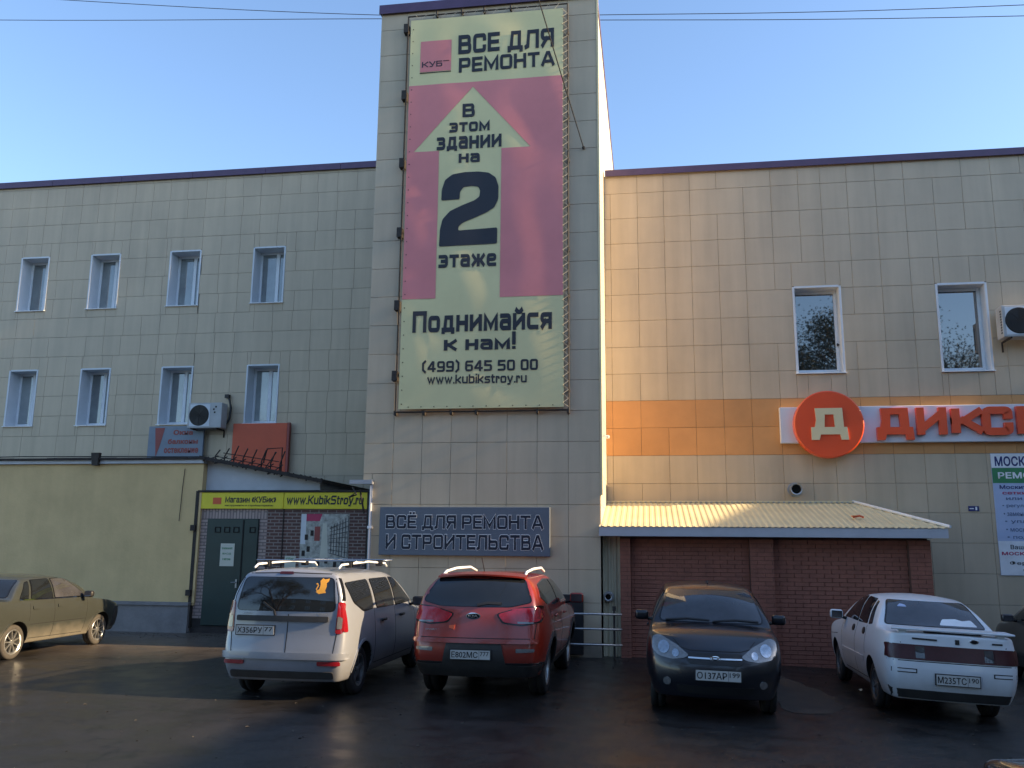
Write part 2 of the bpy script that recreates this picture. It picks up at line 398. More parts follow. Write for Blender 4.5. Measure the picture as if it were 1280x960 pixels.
def text(name, s, x0, x1, z0, z1, y, m, parent, depth=.002, bold=.02, shear=0.0, gap=1.0, outline=None, spacing=1.0, ry=0.0):
    """lettering facing -Y, fitted to the box x0..x1, z0..z1 on the plane y (front face at y)"""
    cu = bpy.data.curves.new('t', 'FONT'); cu.body = s; cu.size = 1; cu.extrude = .05; cu.shear = shear
    cu.bevel_depth = bold; cu.bevel_resolution = 0 if bold < .03 else 1
    cu.space_character = spacing + bold * 1.2; cu.resolution_u = 3
    to = bpy.data.objects.new('t', cu); COL.objects.link(to)
    dg = bpy.context.evaluated_depsgraph_get(); me = bpy.data.meshes.new_from_object(to.evaluated_get(dg))
    bpy.data.objects.remove(to); bpy.data.curves.remove(cu)
    vs = me.vertices
    ax0 = min(v.co.x for v in vs); ax1 = max(v.co.x for v in vs); ay0 = min(v.co.y for v in vs); ay1 = max(v.co.y for v in vs)
    az1 = max(v.co.z for v in vs)
    for v in vs:
        fx = (v.co.x - ax0) / (ax1 - ax0); fy = (v.co.y - ay0) / (ay1 - ay0)
        dz = (1 - v.co.z / az1) * .3 if v.co.z > 0 else 1
        v.co = (x0 + (x1 - x0) * fx, y + depth * dz, z0 + (z1 - z0) * fy)
    me.name = name; me.materials.clear(); me.materials.append(m)
    o = bpy.data.objects.new(name, me); COL.objects.link(o); o.parent = parent
    return o

# ---- wide square-shouldered sign lettering, built from strokes: paths in a 0..1 box, 'r' = rounded corners, 'l' = sharp
_O = ('r', (.5, 1), (1, 1), (1, 0), (0, 0), (0, 1), (.5, 1))
GL = {
 'В': (1.0, [('l', (0, 0), (0, 1)), ('r', (0, 1), (.93, 1), (.93, .52), (0, .52)), ('r', (0, .52), (1, .52), (1, 0), (0, 0))]),
 'С': (1.0, [('r', (1, .76), (1, 1), (0, 1), (0, 0), (1, 0), (1, .24))]),
 'Е': (.92, [('l', (1, 1), (0, 1), (0, 0), (1, 0)), ('l', (0, .5), (.9, .5))]),
 'Ё': (.92, [('l', (1, 1), (0, 1), (0, 0), (1, 0)), ('l', (0, .5), (.9, .5)), ('d', (.25, 1.28)), ('d', (.75, 1.28))]),
 'Д': (1.15, [('l', (.16, 0), (.26, 1), (.84, 1), (.84, 0)), ('l', (0, -.16), (0, 0), (1, 0), (1, -.16))]),
 'Л': (1.08, [('l', (0, 0), (.14, .06), (.22, 1), (1, 1), (1, 0))]),
 'Я': (1.0, [('l', (1, 0), (1, 1)), ('r', (1, 1), (0, 1), (0, .47), (1, .47)), ('l', (.42, .45), (.02, 0))]),
 'Р': (1.0, [('l', (0, 0), (0, 1)), ('r', (0, 1), (1, 1), (1, .42), (0, .42))]),
 'М': (1.25, [('l', (0, 0), (0, 1), (.5, .12), (1, 1), (1, 0))]),
 'О': (1.05, [_O]),
 'Н': (1.05, [('l', (0, 0), (0, 1)), ('l', (1, 0), (1, 1)), ('l', (0, .52), (1, .52))]),
 'Т': (1.0, [('l', (0, 1), (1, 1)), ('l', (.5, 0), (.5, 1))]),
 'А': (1.15, [('l', (0, 0), (.42, 1), (.58, 1), (1, 0)), ('l', (.2, .27), (.8, .27))]),
 'И': (1.08, [('l', (0, 1), (0, 0)), ('l', (0, .08), (1, .92)), ('l', (1, 1), (1, 0))]),
 'Ь': (.98, [('l', (0, 1), (0, 0)), ('r', (0, 0), (1, 0), (1, .56), (0, .56))]),
 'К': (1.05, [('l', (0, 0), (0, 1)), ('l', (0, .5), (.34, .5), (1, 1)), ('l', (.34, .5), (1, 0))]),
 'У': (1.05, [('l', (0, 1), (.5, .36)), ('l', (1, 1), (.48, .0), (.12, 0))]),
 'Б': (.98, [('l', (.95, 1), (0, 1), (0, 0)), ('r', (0, 0), (1, 0), (1, .57), (0, .57))]),
 'П': (1.05, [('l', (0, 0), (0, 1), (1, 1), (1, 0))]),
 'э': (.84, [('r', (0, 1), (1, 1), (1, 0), (0, 0)), ('l', (.35, .5), (1, .5))]),
 'з': (.80, [('r', (0, 1), (.96, 1), (.96, .52), (.3, .52)), ('r', (.4, .52), (1, .52), (1, 0), (0, 0))]),
 'а': (.84, [('r', (.05, 1), (1, 1), (1, 0)), ('r', (1, .56), (0, .56), (0, 0), (1, 0))]),
 'ж': (1.2, [('l', (.5, 0), (.5, 1)), ('l', (0, 1), (.3, .5), (0, 0)), ('l', (1, 1), (.7, .5), (1, 0)), ('l', (.3, .5), (.7, .5))]),
 'е': (.84, [('r', (1, 0), (0, 0), (0, 1), (1, 1), (1, .54), (0, .54))]),
 'г': (.7, [('l', (0, 0), (0, 1), (1, 1))]),
 'й': (.9, [('l', (0, 1), (0, 0)), ('l', (0, .08), (1, .92)), ('l', (1, 1), (1, 0)), ('r', (.2, 1.42), (.35, 1.27), (.65, 1.27), (.8, 1.42))]),
 '«': (.6, [('l', (.45, .8), (0, .45), (.45, .1)), ('l', (1, .8), (.55, .45), (1, .1))]),
 '»': (.6, [('l', (0, .8), (.45, .45), (0, .1)), ('l', (.55, .8), (1, .45), (.55, .1))]),
 'w': (1.15, [('l', (0, 1), (.27, 0), (.5, .95), (.73, 0), (1, 1))]),
 'u': (.84, [('r', (0, 1), (0, 0), (1, 0), (1, 1)), ('l', (1, .5), (1, 0))]),
 'k': (.86, [('l', (0, 0), (0, 1.36)), ('l', (0, .5), (.34, .5), (1, 1)), ('l', (.34, .5), (1, 0))]),
 'b': (.86, [('l', (0, 0), (0, 1.36)), ('r', (0, 0), (1, 0), (1, 1), (0, 1))]),
 'i': (.0, [('l', (0, 0), (0, .94)), ('d', (0, 1.46))]),
 's': (.80, [('r', (1, 1), (0, 1), (0, .52), (1, .52), (1, 0), (0, 0))]),
 't': (.55, [('r', (.3, 1.3), (.3, 0), (1, 0)), ('l', (0, 1), (1, 1))]),
 'r': (.55, [('l', (0, 0), (0, 1)), ('r', (0, 1), (1, 1), (1, .76))]),
 'y': (.84, [('l', (0, 1), (.46, .02)), ('l', (1, 1), (.38, -.36), (.05, -.36))]),
 '0': (.84, [_O]), '2': (.9, [('r', (0, .66), (0, 1), (1, 1), (1, .56), (.0, .30), (0, 0)), ('l', (0, 0), (1, 0))]),
 '4': (.9, [('l', (.74, 0), (.74, 1), (.62, 1), (0, .30), (0, .24), (1, .24))]),
 '5': (.84, [('l', (.95, 1), (.04, 1), (0, .56)), ('r', (0, .56), (1, .56), (1, 0), (0, 0))]),
 '6': (.84, [('r', (1, 1), (0, 1), (0, 0), (1, 0), (1, .57), (0, .57))]),
 '9': (.84, [('r', (0, 0), (1, 0), (1, 1), (0, 1), (0, .43), (1, .43))]),
 '(': (.46, [('l', (1, 1.12), (0, .86), (0, .14), (1, -.12))]), ')': (.46, [('l', (0, 1.12), (1, .86), (1, .14), (0, -.12))]),
 '.': (.0, [('d', (0, 0))]), '!': (.0, [('l', (0, .38), (0, 1.3)), ('d', (0, 0))]),
}
for a_, b_ in (('о', 'О'), ('т', 'Т'), ('м', 'М'), ('д', 'Д'), ('н', 'Н'), ('и', 'И'), ('с', 'С'), ('я', 'Я'), ('к', 'К')): GL[a_] = (GL[b_][0] * .84, GL[b_][1])
GL['с'] = (.84, [('r', (1, 1), (0, 1), (0, 0), (1, 0))]); GL['M'] = GL['М']; GL['K'] = GL['К']; GL['S'] = (1.0, GL['s'][1]); GL['o'] = (.84, GL['О'][1])
LOW = set('этомзданижейсякгwukbistroy')
def signtext(name, s, x0, x1, z0, z1, y, m, parent, t=.235, depth=.001, shear=0.0, grow=0.0, gapw=.16, post=None, th=None):
    """t = stroke thickness over cap height; horizontals use th; grow widens every stroke (for outlines)"""
    th = th or t * .70
    cur = 0.0; rib = []
    for ch in s:
        if ch == ' ': cur += .55; continue
        wd, paths = GL[ch]; h = .77 if ch in LOW else 1.0
        iw = max(0.0, wd * 1.18 - t) if wd else 0.0
        ox = cur + t / 2; oy = th / 2; ih = h - th
        for p in paths:
            if p[0] == 'd': c = (ox + p[1][0] * iw, oy + p[1][1] * ih); rib.append(([(c[0] - .0, c[1] - th * .06), (c[0], c[1] + th * .06)], True, 1)); continue
            pts = [(ox + a * iw, oy + b * ih) for a, b in p[1:]]
            if p[0] == 'r':
                q_ = [pts[0]]
                for i in range(1, len(pts) - 1):
                    A, B, C = Vector(pts[i - 1]), Vector(pts[i]), Vector(pts[i + 1]); ra = min(.17, (A - B).length * .5); rb = min(.17, (C - B).length * .5)
                    a_ = B + (A - B).normalized() * ra; c_ = B + (C - B).normalized() * rb
                    for k in range(5): u = k / 4; q_.append(tuple((1 - u) ** 2 * a_ + 2 * u * (1 - u) * B + u * u * c_))
                q_.append(pts[-1]); pts = q_
            rib.append((pts, False, 0))
        cur += iw + t + gapw * (.8 if not wd else 1)
    V_ = []; Q_ = []
    for n_, (pts, dot, _) in enumerate(rib):
        P_ = [Vector(p) for p in pts]; P_ = [p for i, p in enumerate(P_) if i == 0 or (p - P_[i - 1]).length > 1e-5]
        closed = (P_[0] - P_[-1]).length < 1e-4
        if closed: P_.pop()
        k = len(P_); base = len(V_)
        for i in range(k):
            a = P_[i - 1] if (i or closed) else None; c = P_[(i + 1) % k] if (i < k - 1 or closed) else None
            d1 = (P_[i] - a).normalized() if a is not None else (c - P_[i]).normalized(); d2 = (c - P_[i]).normalized() if c is not None else d1
            pp = P_[i]
            def hw(d): return ((t * abs(d.y)) ** 2 + (th * abs(d.x)) ** 2) ** .5 / 2 + grow
            if a is None: pp = pp - d1 * ((th if abs(d1.y) > .5 else t) / 2 * (0 if dot else 1) + (grow if not dot else grow) + (th * .42 if dot else 0))
            if c is None: pp = pp + d2 * ((th if abs(d2.y) > .5 else t) / 2 * (0 if dot else 1) + grow + (th * .42 if dot else 0))
            n1 = Vector((-d1.y, d1.x)) * hw(d1); n2 = Vector((-d2.y, d2.x)) * hw(d2)
            nn = (n1 + n2) / 2; dn = (d1 + d2)
            co = max(.66, abs(nn.normalized().dot(n1.normalized())))
            off = nn.normalized() * ((n1.length + n2.length) / 2 / co)
            if d1.dot(d2) < .1 and n1.length and abs(d1.dot(d2)) < .1: off = n1 + n2
            for sg in (1, -1): V_.append((pp.x + off.x * sg, pp.y + off.y * sg, n_))
        for i in range(k - 1 + (1 if closed else 0)):
            a = base + 2 * i; c = base + 2 * ((i + 1) % k); Q_.append((a, a + 1, c + 1, c))
    for v in range(len(V_)): V_[v] = (V_[v][0] + shear * V_[v][1], V_[v][1], V_[v][2])
    ax0 = min(v[0] for v in V_) + grow; ax1 = max(v[0] for v in V_) - grow; az0 = min(v[1] for v in V_) + grow; az1 = max(v[1] for v in V_) - grow
    b = MB(); vs = []
    for back in (0, 1):
        for (vx, vz, n_) in V_:
            X = x0 + (x1 - x0) * (vx - ax0) / (ax1 - ax0); Z = z0 + (z1 - z0) * (vz - az0) / (az1 - az0)
            vs.append((X, (y + .00025 * (n_ % 4) if not back else y + depth + .001) + (post(X, Z) if post else 0), Z))
    nv = len(V_); fs = []; cnt = {}
    for q in Q_:
        fs.append(tuple(q))
        for i in range(4):
            e = tuple(sorted((q[i], q[(i + 1) % 4]))); cnt.setdefault(e, []).append((q[i], q[(i + 1) % 4]))
    for e, l_ in cnt.items():
        if len(l_) == 1: a, c = l_[0]; fs.append((c, a, a + nv, c + nv))
    b.add(vs, fs); return b.build(name, m, parent, recalc=False)

def dup(root, **kw):
    r = root.copy(); COL.objects.link(r)
    for ch in list(root.children):
        c = ch.copy(); COL.objects.link(c); c.parent = r
        for g in list(ch.children):
            d = g.copy(); COL.objects.link(d); d.parent = c
    return r

# ------------------------------------------------------------------ ground and sky-lit setting
def gz(x):
    if x < .5: return 0.0
    return -0.036 * (min(x, 9) - .5)
def ground():
    xs = [-90, -60, -40, -25, -15, -10, -5, -2, 0] + [.5 + .5 * i for i in range(18)] + [12, 20, 40, 60, 90]
    ys = [-90, -50, -20, 0, 5, 10, 15, 20, 25, 40, 90]
    b = MB(); vs = [(x, y, gz(x)) for y in ys for x in xs]; n = len(xs)
    fs = [(j * n + i, j * n + i + 1, (j + 1) * n + i + 1, (j + 1) * n + i) for j in range(len(ys) - 1) for i in range(n - 1)]
    b.add(vs, fs); o = b.build('ground', M['asphalt'], smooth=True, recalc=False); prop(o, kind='structure')
ground()

# ------------------------------------------------------------------ tiled walls
TMESH = {}
def tile_mesh(wd, ht, m, axis):
    key = (round(wd, 3), round(ht, 3), m.name, axis)
    if key not in TMESH:
        g = .0030; t = .02; b = MB()
        if axis == 'y': b.box(-wd / 2 + g, wd / 2 - g, 0, t, -ht / 2 + g, ht / 2 - g)
        else: b.box(-t, 0, -wd / 2 + g, wd / 2 - g, -ht / 2 + g, ht / 2 - g)
        o = b.build('tile', m, bevel=.0025); TMESH[key] = o.data; bpy.data.objects.remove(o)
    return TMESH[key]
def tiles(root, axis, pos, cols, rows, holes, matf, jitter=0.0, merge=0.06, limit=300, skip=None, mingap=.07):
    """cols: list of boundaries along the wall, rows: boundaries in z (ascending). holes: (a0,a1,z0,z1)."""
    L = []
    for r in range(len(rows) - 1):
        z0, z1 = rows[r], rows[r + 1]; cs = list(cols)
        if jitter: cs = [cs[0]] + [c + random.uniform(-jitter, jitter) for c in cs[1:-1]] + [cs[-1]]
        i = 0; spans = []
        while i < len(cs) - 1:
            k = 2 if (random.random() < merge and i < len(cs) - 2) else 1
            spans.append((cs[i], cs[i + k])); i += k
        for a0, a1 in spans:
            rects = [(a0, a1, z0, z1)]
            for h in holes:
                nr = []
                for (p0, p1, q0, q1) in rects:
                    if h[0] >= p1 or h[1] <= p0 or h[2] >= q1 or h[3] <= q0: nr.append((p0, p1, q0, q1)); continue
                    if h[0] - p0 > mingap: nr.append((p0, h[0], q0, q1))
                    if p1 - h[1] > mingap: nr.append((h[1], p1, q0, q1))
                    c0, c1 = max(p0, h[0]), min(p1, h[1])
                    if h[2] - q0 > mingap: nr.append((c0, c1, q0, h[2]))
                    if q1 - h[3] > mingap: nr.append((c0, c1, h[3], q1))
                rects = nr
            for rc in rects:
                if skip and skip(rc): continue
                L.append(rc)
    def dist(rc):
        a = (rc[0] + rc[1]) / 2; z = (rc[2] + rc[3]) / 2
        p = Vector((a, pos, z)) if axis == 'y' else Vector((pos, a, z))
        inv = 1.0
        x = 812 + 1099 * p.x / max(p.y, .1)
        if x < -40 or x > 1330 or (z - CAM_Z) / p.y > .72: inv = 5.0
        return (p - Vector((0, 0, CAM_Z))).length * inv
    L.sort(key=dist)
    rest = MB(); rest_m = []
    for k, (a0, a1, z0, z1) in enumerate(L):
        m = matf((a0 + a1) / 2, (z0 + z1) / 2); j = random.uniform(-.0007, .0007)
        me = tile_mesh(a1 - a0, z1 - z0, m, axis)
        loc = ((a0 + a1) / 2, pos + j, (z0 + z1) / 2) if axis == 'y' else (pos + j, (a0 + a1) / 2, (z0 + z1) / 2)
        if k < limit:
            o = bpy.data.objects.new('tile', me); COL.objects.link(o); o.parent = root; o.location = loc
            o.rotation_euler = (random.uniform(-.0006, .0006), 0, random.uniform(-.0005, .0005))
        else:
            if m not in rest_m: rest_m.append(m)
            rest.add([Vector(v.co) + Vector(loc) for v in me.vertices], [tuple(p.vertices) for p in me.polygons], rest_m.index(m))
    if rest.v: prop(rest.build('tile_field', rest_m, root, recalc=False), kind='stuff')

TY, RY, LY = 16.718, 19.091, 23.437
TX0, TX1 = -5.56, -.897
# --- tower
tower = thing('tiled_tower', 'tall beige tiled tower in the middle of the facade carrying the giant banner', 'tower')
b = MB(); b.box(TX0 + .03, TX1 - .03, TY + .028, 27.2, 3.22, 13.38); b.box(-5.36, TX1 - .03, TY + .028, 27.2, -.2, 3.215); b.build('wall', M['core'], tower)
trows = sorted([12.969 - .6 * k for k in range(22)] + [13.38]); trows[0] = .25
tcols = [TX0, -4.97, -4.39, -3.81, -3.29, -2.70, -2.11, -1.51, TX1 - .008]
tiles(tower, 'y', TY, tcols, trows, [(-4.84, -1.62, 4.85, 12.9), (-5.7, -5.375, -1, 3.21)], lambda a, z: M['tile'], merge=0.0, limit=190)
b = MB(); b.box(-5.35, TX1 - .003, TY + .012, TY + .03, 0, .25); b.build('plinth', M['core'], tower)
scol = [TY + .03, 17.31, 17.9, 18.49, RY + .04] + [RY + .04 + .59 * i for i in range(1, 14)]
tiles(tower, 'x', TX1, scol, [z for z in trows], [(RY + .03, 30, -1, 10.5), (16, RY + .1, -1, 2.2)], lambda a, z: M['side_sheet'], merge=0.0, limit=105)
b = MB(); b.box(TX0 - .04, TX1 + .02, TY - .05, 27.25, 13.385, 13.56); b.box(TX0 - .04, TX1 + .02, TY - .065, TY - .052, 13.34, 13.55)
b.build('coping', M['purple'], tower)
b = MB(); b.box(TX1 - .005, TX1 + .035, TY - .012, TY + .055, 2.95, 13.34); b.build('corner_trim', M['cream_metal'], tower)

# --- windows
def window(root, x0, x1, z0, z1, Y, depth, mull=None, curtain=0, handle=False, pm=None):
    """a recessed white window: sheet-metal reveal, frame, panes"""
    t = .018
    b = MB()
    b.box(x0 - .045, x0, Y - .012, Y + depth, z0 - .03, z1 + .03); b.box(x1, x1 + .045, Y - .012, Y + depth, z0 - .03, z1 + .03)
    b.box(x0, x1, Y - .012, Y + depth, z1, z1 + .045)
    fr = b.build('window_frame_reveal', M['reveal'], root); fr.name = 'reveal'
    b = MB(); b.add([(x0 - .06, Y - .06, z0 - .03), (x1 + .06, Y - .06, z0 - .03), (x1 + .02, Y + depth, z0 + .03), (x0 - .02, Y + depth, z0 + .03),
                     (x0 - .06, Y - .06, z0 - .05), (x1 + .06, Y - .06, z0 - .05), (x1 + .02, Y + depth, z0 - .0), (x0 - .02, Y + depth, z0 - .0)],
                    [(0, 1, 2, 3), (4, 7, 6, 5), (0, 4, 5, 1), (1, 5, 6, 2), (2, 6, 7, 3), (3, 7, 4, 0)])
    b.build('sill', M['white'], root)
    w = MB(); yf = Y + depth - .07; yb = Y + depth; f = .062
    w.box(x0, x0 + f, yf, yb, z0 + .03, z1); w.box(x1 - f, x1, yf, yb, z0 + .03, z1)
    w.box(x0 + f, x1 - f, yf, yb, z1 - f, z1); w.box(x0 + f, x1 - f, yf, yb, z0 + .03, z0 + .03 + f)
    cells = [(x0 + f, x1 - f)]
    if mull is not None:
        xm = x0 + (x1 - x0) * mull; w.box(xm - .05, xm + .05, yf - .006, yb, z0 + .03 + f, z1 - f); cells = [(x0 + f, xm - .05), (xm + .05, x1 - f)]
    wo = w.build('window', M['white'], root, bevel=.006)
    for k, (c0, c1) in enumerate(cells):
        p = MB(); p.box(c0, c1, yf + .03, yf + .04, z0 + .09, z1 - f); p.build('pane', pm or M['pane'], wo)
        if curtain and k == len(cells) - 1:
            pass
    if handle:
        p = MB(); p.box(x1 - .045, x1 - .02, yf - .035, yf, (z0 + z1) / 2 - .32, (z0 + z1) / 2 - .26); p.box(x1 - .045, x1 + .03, yf - .05, yf - .035, (z0 + z1) / 2 - .31, (z0 + z1) / 2 - .285)
        p.build('handle', M['black'], wo)
    return wo

# --- right wing
RX1 = 17.0
right = thing('shop_building', 'beige tiled right wing with an orange band under two large windows', 'building')
rz0 = 9.934
rrows = sorted([rz0 - .6 * k for k in range(17)] + [10.37]); rrows = [z for z in rrows if z > .35]; rrows = [.02 - .35] + rrows
rcols = [TX1 + .004, -.75, -.14, .45, 1.03, 1.62, 2.2, 2.8, 3.39, 3.86, 4.42] + [4.42 + .592 * i for i in range(1, 22)]
WR = [(3.20, 4.12, 5.70, 7.55), (6.12, 7.05, 5.68, 7.51)]
holes = [(a - .045, c + .045, d - .05, e + .045) for (a, c, d, e) in WR] + [(13.6, 14.6, 5.65, 7.6)]
WRX = WR + [(13.64, 14.56, 5.70, 7.53)]
# core wall in strips leaving the windows open
b = MB()
def core(b, x0, x1, z0, z1, Y, dep, hs):
    xs = sorted(set([x0, x1] + [h[0] for h in hs] + [h[1] for h in hs])); zs = sorted(set([z0, z1] + [h[2] for h in hs] + [h[3] for h in hs]))
    for i in range(len(xs) - 1):
        for j in range(len(zs) - 1):
            cx = (xs[i] + xs[i + 1]) / 2; cz = (zs[j] + zs[j + 1]) / 2
            if any(h[0] < cx < h[1] and h[2] < cz < h[3] for h in hs): continue
            b.add([(xs[i], Y, zs[j]), (xs[i + 1], Y, zs[j]), (xs[i + 1], Y, zs[j + 1]), (xs[i], Y, zs[j + 1])], [(0, 1, 2, 3)])
core(b, TX1 - .02, RX1, -.5, 10.36, RY + .028, .4, holes)
b.add([(TX1 - .02, RY + .028, 10.36), (RX1, RY + .028, 10.36), (RX1, 34, 10.36), (TX1 - .02, 34, 10.36)], [(0, 1, 2, 3)])
b.add([(RX1, RY + .028, -.5), (RX1, 34, -.5), (RX1, 34, 10.36), (RX1, RY + .028, 10.36)], [(0, 1, 2, 3)])
b.add([(TX1 - .02, 34, -.5), (RX1, 34, -.5), (RX1, 34, 10.36), (TX1 - .02, 34, 10.36)], [(0, 3, 2, 1)])
b.build('wall', M['core'], right)
band_z0, band_z1 = 3.93, 5.14
tiles(right, 'y', RY, rcols, rrows, holes + [(-.6, 4.98, -1, 2.35)], lambda a, z: M['tile_orange'] if band_z0 < z < band_z1 else M['tile'], merge=.07, limit=298)
for (a, c, d, e) in WRX: window(right, a, c, d, e, RY, .36, handle=(a < 4))
b = MB(); b.box(TX1 + .037, RX1, RY - .06, RY + .4, 10.375, 10.50); b.box(TX1 + .037, RX1, RY - .075, RY - .062, 10.34, 10.49)
b.build('coping', M['purple'], right)

# --- left wing
LX0 = -30.0
left = thing('office_building', 'beige tiled left wing, set back, with two rows of narrow windows', 'building')
lcols = [TX0 + .0]
x = -7.76
while x > LX0: lcols.append(x); x -= .592
lcols = sorted([LX0] + lcols + [-7.17, -6.58, -5.99]); lcols = [c for i, c in enumerate(lcols) if i == 0 or c - lcols[i - 1] > .2]
lz0 = 10.481
lrows = sorted([lz0 - .6 * k for k in range(-4, 18)] + [12.99]); lrows = [z for z in lrows if z > .2]
WL = []
for xa, xb in ((-11.44, -10.46), (-14.10, -13.12), (-16.70, -15.74), (-19.06, -18.12), (-21.6, -20.65), (-24.1, -23.15)):
    WL.append((xa + .03, xb - .03, 8.97, 10.62)); WL.append((xa + .06, xb - .01, 5.42, 7.06))
holes = [(a - .045, c + .045, d - .05, e + .045) for (a, c, d, e) in WL]
b = MB(); core(b, LX0, TX0 + .05, -.5, 12.98, LY + .028, .4, holes)
b.add([(LX0, LY + .028, 12.98), (TX0 + .05, LY + .028, 12.98), (TX0 + .05, 38, 12.98), (LX0, 38, 12.98)], [(0, 1, 2, 3)])
b.add([(LX0, LY + .028, -.5), (LX0, 38, -.5), (LX0, 38, 12.98), (LX0, LY + .028, 12.98)], [(0, 3, 2, 1)])
b.build('wall', M['core'], left)
tiles(left, 'y', LY, lcols, lrows, holes, lambda a, z: M['tile'], merge=.10, jitter=.035, limit=298, skip=lambda r: r[3] < 3.3 and r[1] < -11)
for i, (a, c, d, e) in enumerate(WL): window(left, a, c, d, e, LY, .50, mull=.60 if d > 8 else .55, pm=M['pane_pale'])
b = MB()
x = LX0
while x < TX0: 
    x2 = min(x + 2.35, TX0); b.box(x, x2 - .012, LY - .06, LY + .4, 12.995, 13.16); b.box(x, x2 - .012, LY - .075, LY - .062, 12.96, 13.15); x += 2.35
b.build('coping', M['purple'], left)

# ------------------------------------------------------------------ banner on the tower
BY = TY - .15
ban = thing('vinyl_banner', 'giant pink and cream tower banner with a black 2 and an upward arrow', 'banner')
bx0, bx1, bz0, bz1 = -4.85, -1.58, 4.62, 13.06
def sheet(b, x0, x1, z0, z1, y, amp=.008, nx=26, nz=60):
    vs = []; 
    for j in range(nz + 1):
        for i in range(nx + 1):
            u = i / nx; v = j / nz; X = x0 + (x1 - x0) * u; Z = z0 + (z1 - z0) * v
            e = min(u, 1 - u, .12) / .12 * min(v, 1 - v, .05) / .05
            dy = amp * e * (sin(X * 5.1 + Z * .6) * .6 + sin(Z * 2.3 + X * 1.7) * .5 + sin((X + Z) * 3.1) * .4)
            vs.append((X, y + dy, Z))
    fs = [(j * (nx + 1) + i, j * (nx + 1) + i + 1, (j + 1) * (nx + 1) + i + 1, (j + 1) * (nx + 1) + i) for j in range(nz) for i in range(nx)]
    b.add(vs, fs); return b
b = sheet(MB(), bx0, bx1, bz0, bz1, BY); b.build('cream_sheet', M['print_cream'], ban, smooth=True, recalc=False)
def wavepoly(name, poly, m, off=.006):
    pts, tris = cdt(densify(poly, .25), .22)
    b = MB(); vs = []
    for (X, Z) in pts:
        u = (X - bx0) / (bx1 - bx0); v = (Z - bz0) / (bz1 - bz0); e = max(0, min(u, 1 - u, .12)) / .12 * max(0, min(v, 1 - v, .05)) / .05
        dy = .008 * e * (sin(X * 5.1 + Z * .6) * .6 + sin(Z * 2.3 + X * 1.7) * .5 + sin((X + Z) * 3.1) * .4)
        vs.append((X, BY - off + dy, Z))
    b.add(vs, tris); return b.build(name, m, ban, smooth=True)
# pink ground left and right of the arrow
wavepoly('pink_print', [(bx0 + .005, 11.53), (bx0 + .005, 6.86), (-4.16, 6.86), (-4.16, 10.02), (-4.70, 10.03), (-3.47, 11.42), (-2.25, 10.0), (-2.85, 10.0), (-2.85, 6.84), (bx1 - .01, 6.84), (bx1 - .01, 11.53)], M['print_pink'])
wavepoly('logo_square', [(-4.62, 12.54), (-4.62, 11.83), (-3.95, 11.83), (-3.95, 12.54)], M['print_pink'])
def wave(X, Z):
    u = (X - bx0) / (bx1 - bx0); v = (Z - bz0) / (bz1 - bz0); e = max(0, min(u, 1 - u, .12)) / .12 * max(0, min(v, 1 - v, .05)) / .05
    return .008 * e * (sin(X * 5.1 + Z * .6) * .6 + sin(Z * 2.3 + X * 1.7) * .5 + sin((X + Z) * 3.1) * .4)
def bt(s, x0, x1, z0, z1, bold=.035, **k):
    return signtext('lettering', s, x0, x1, z0, z1, BY - .011, M['ink'], ban, t=bold * 4 + .155, post=wave, **k)
bt('КУБ', -4.58, -4.14, 11.93, 12.07, bold=.015); b = MB(); b.box(-4.12, -3.99, BY - .016, BY - .002, 12.05, 12.062); b.box(-4.62, -3.95, BY - .016, BY - .002, 11.80, 11.812); b.build('logo_line', M['ink'], ban)
bt('ВСЕ ДЛЯ', -3.80, -1.77, 12.13, 12.62)
bt('РЕМОНТА', -3.78, -1.75, 11.74, 12.12)
bt('В', -3.68, -3.42, 10.74, 11.04); bt('этом', -3.95, -3.10, 10.41, 10.65); bt('здании', -4.21, -2.85, 10.0, 10.32); bt('на', -3.74, -3.30, 9.73, 9.93)
two = [(348,332),(350,270),(368,215),(410,185),(480,175),(560,175),(620,185),(660,215),(677,265),(676,340),(655,385),(610,412),(540,440),(480,462),(452,485),(450,508),(672,500),(672,590),(342,595),(345,500),(358,440),(400,395),(470,365),(540,340),(568,320),(572,285),(560,262),(520,256),(475,262),(455,290),(455,330)]
wavepoly('numeral', rounded([(-4.11 + 1.21 * (a_ - 342) / 335, 9.52 - 1.58 * (c_ - 175) / 420) for a_, c_ in two][::-1], .03, 2), M['ink'], off=.011)
bt('этаже', -4.11, -2.93, 7.47, 7.78)
bt('Поднимайся', -4.61, -1.81, 6.12, 6.63); bt('к нам!', -3.96, -2.52, 5.76, 6.13)
bt('(499) 645 50 00', -4.39, -2.08, 5.32, 5.60, bold=.028); bt('www.kubikstroy.ru', -4.28, -2.30, 5.07, 5.30, bold=.024)
# hanging frame of thin pipes, lacing and brackets
b = MB()
for (p, q) in (((bx0 - .07, bz0 - .05), (bx1 + .09, bz0 - .05)), ((bx1 + .09, bz0 - .05), (bx1 + .09, bz1 + .12)), ((bx1 + .09, bz1 + .12), (bx0 - .07, bz1 + .12)), ((bx0 - .07, bz1 + .12), (bx0 - .07, bz0 - .05))):
    b.tube([(p[0], BY + .04, p[1]), (q[0], BY + .04, q[1])], .016, 8)
b.build('pipe_frame', M['dark_steel'], ban)
b = MB(); z = bz0
side = 0
pts = []
while z < bz1:
    pts.append((bx1 - .02 if side else bx1 + .09, BY + (.03 if not side else -.008), z)); side ^= 1; z += .085
b.tube(pts, .006, 5); x = bx0 + .1; pts = []
side = 0
while x < bx1: pts.append((x, BY + .01, bz1 - .02 if side else bz1 + .12)); side ^= 1; x += .11
b.tube(pts, .004, 5)
b.build('lacing', M['rope'], ban)
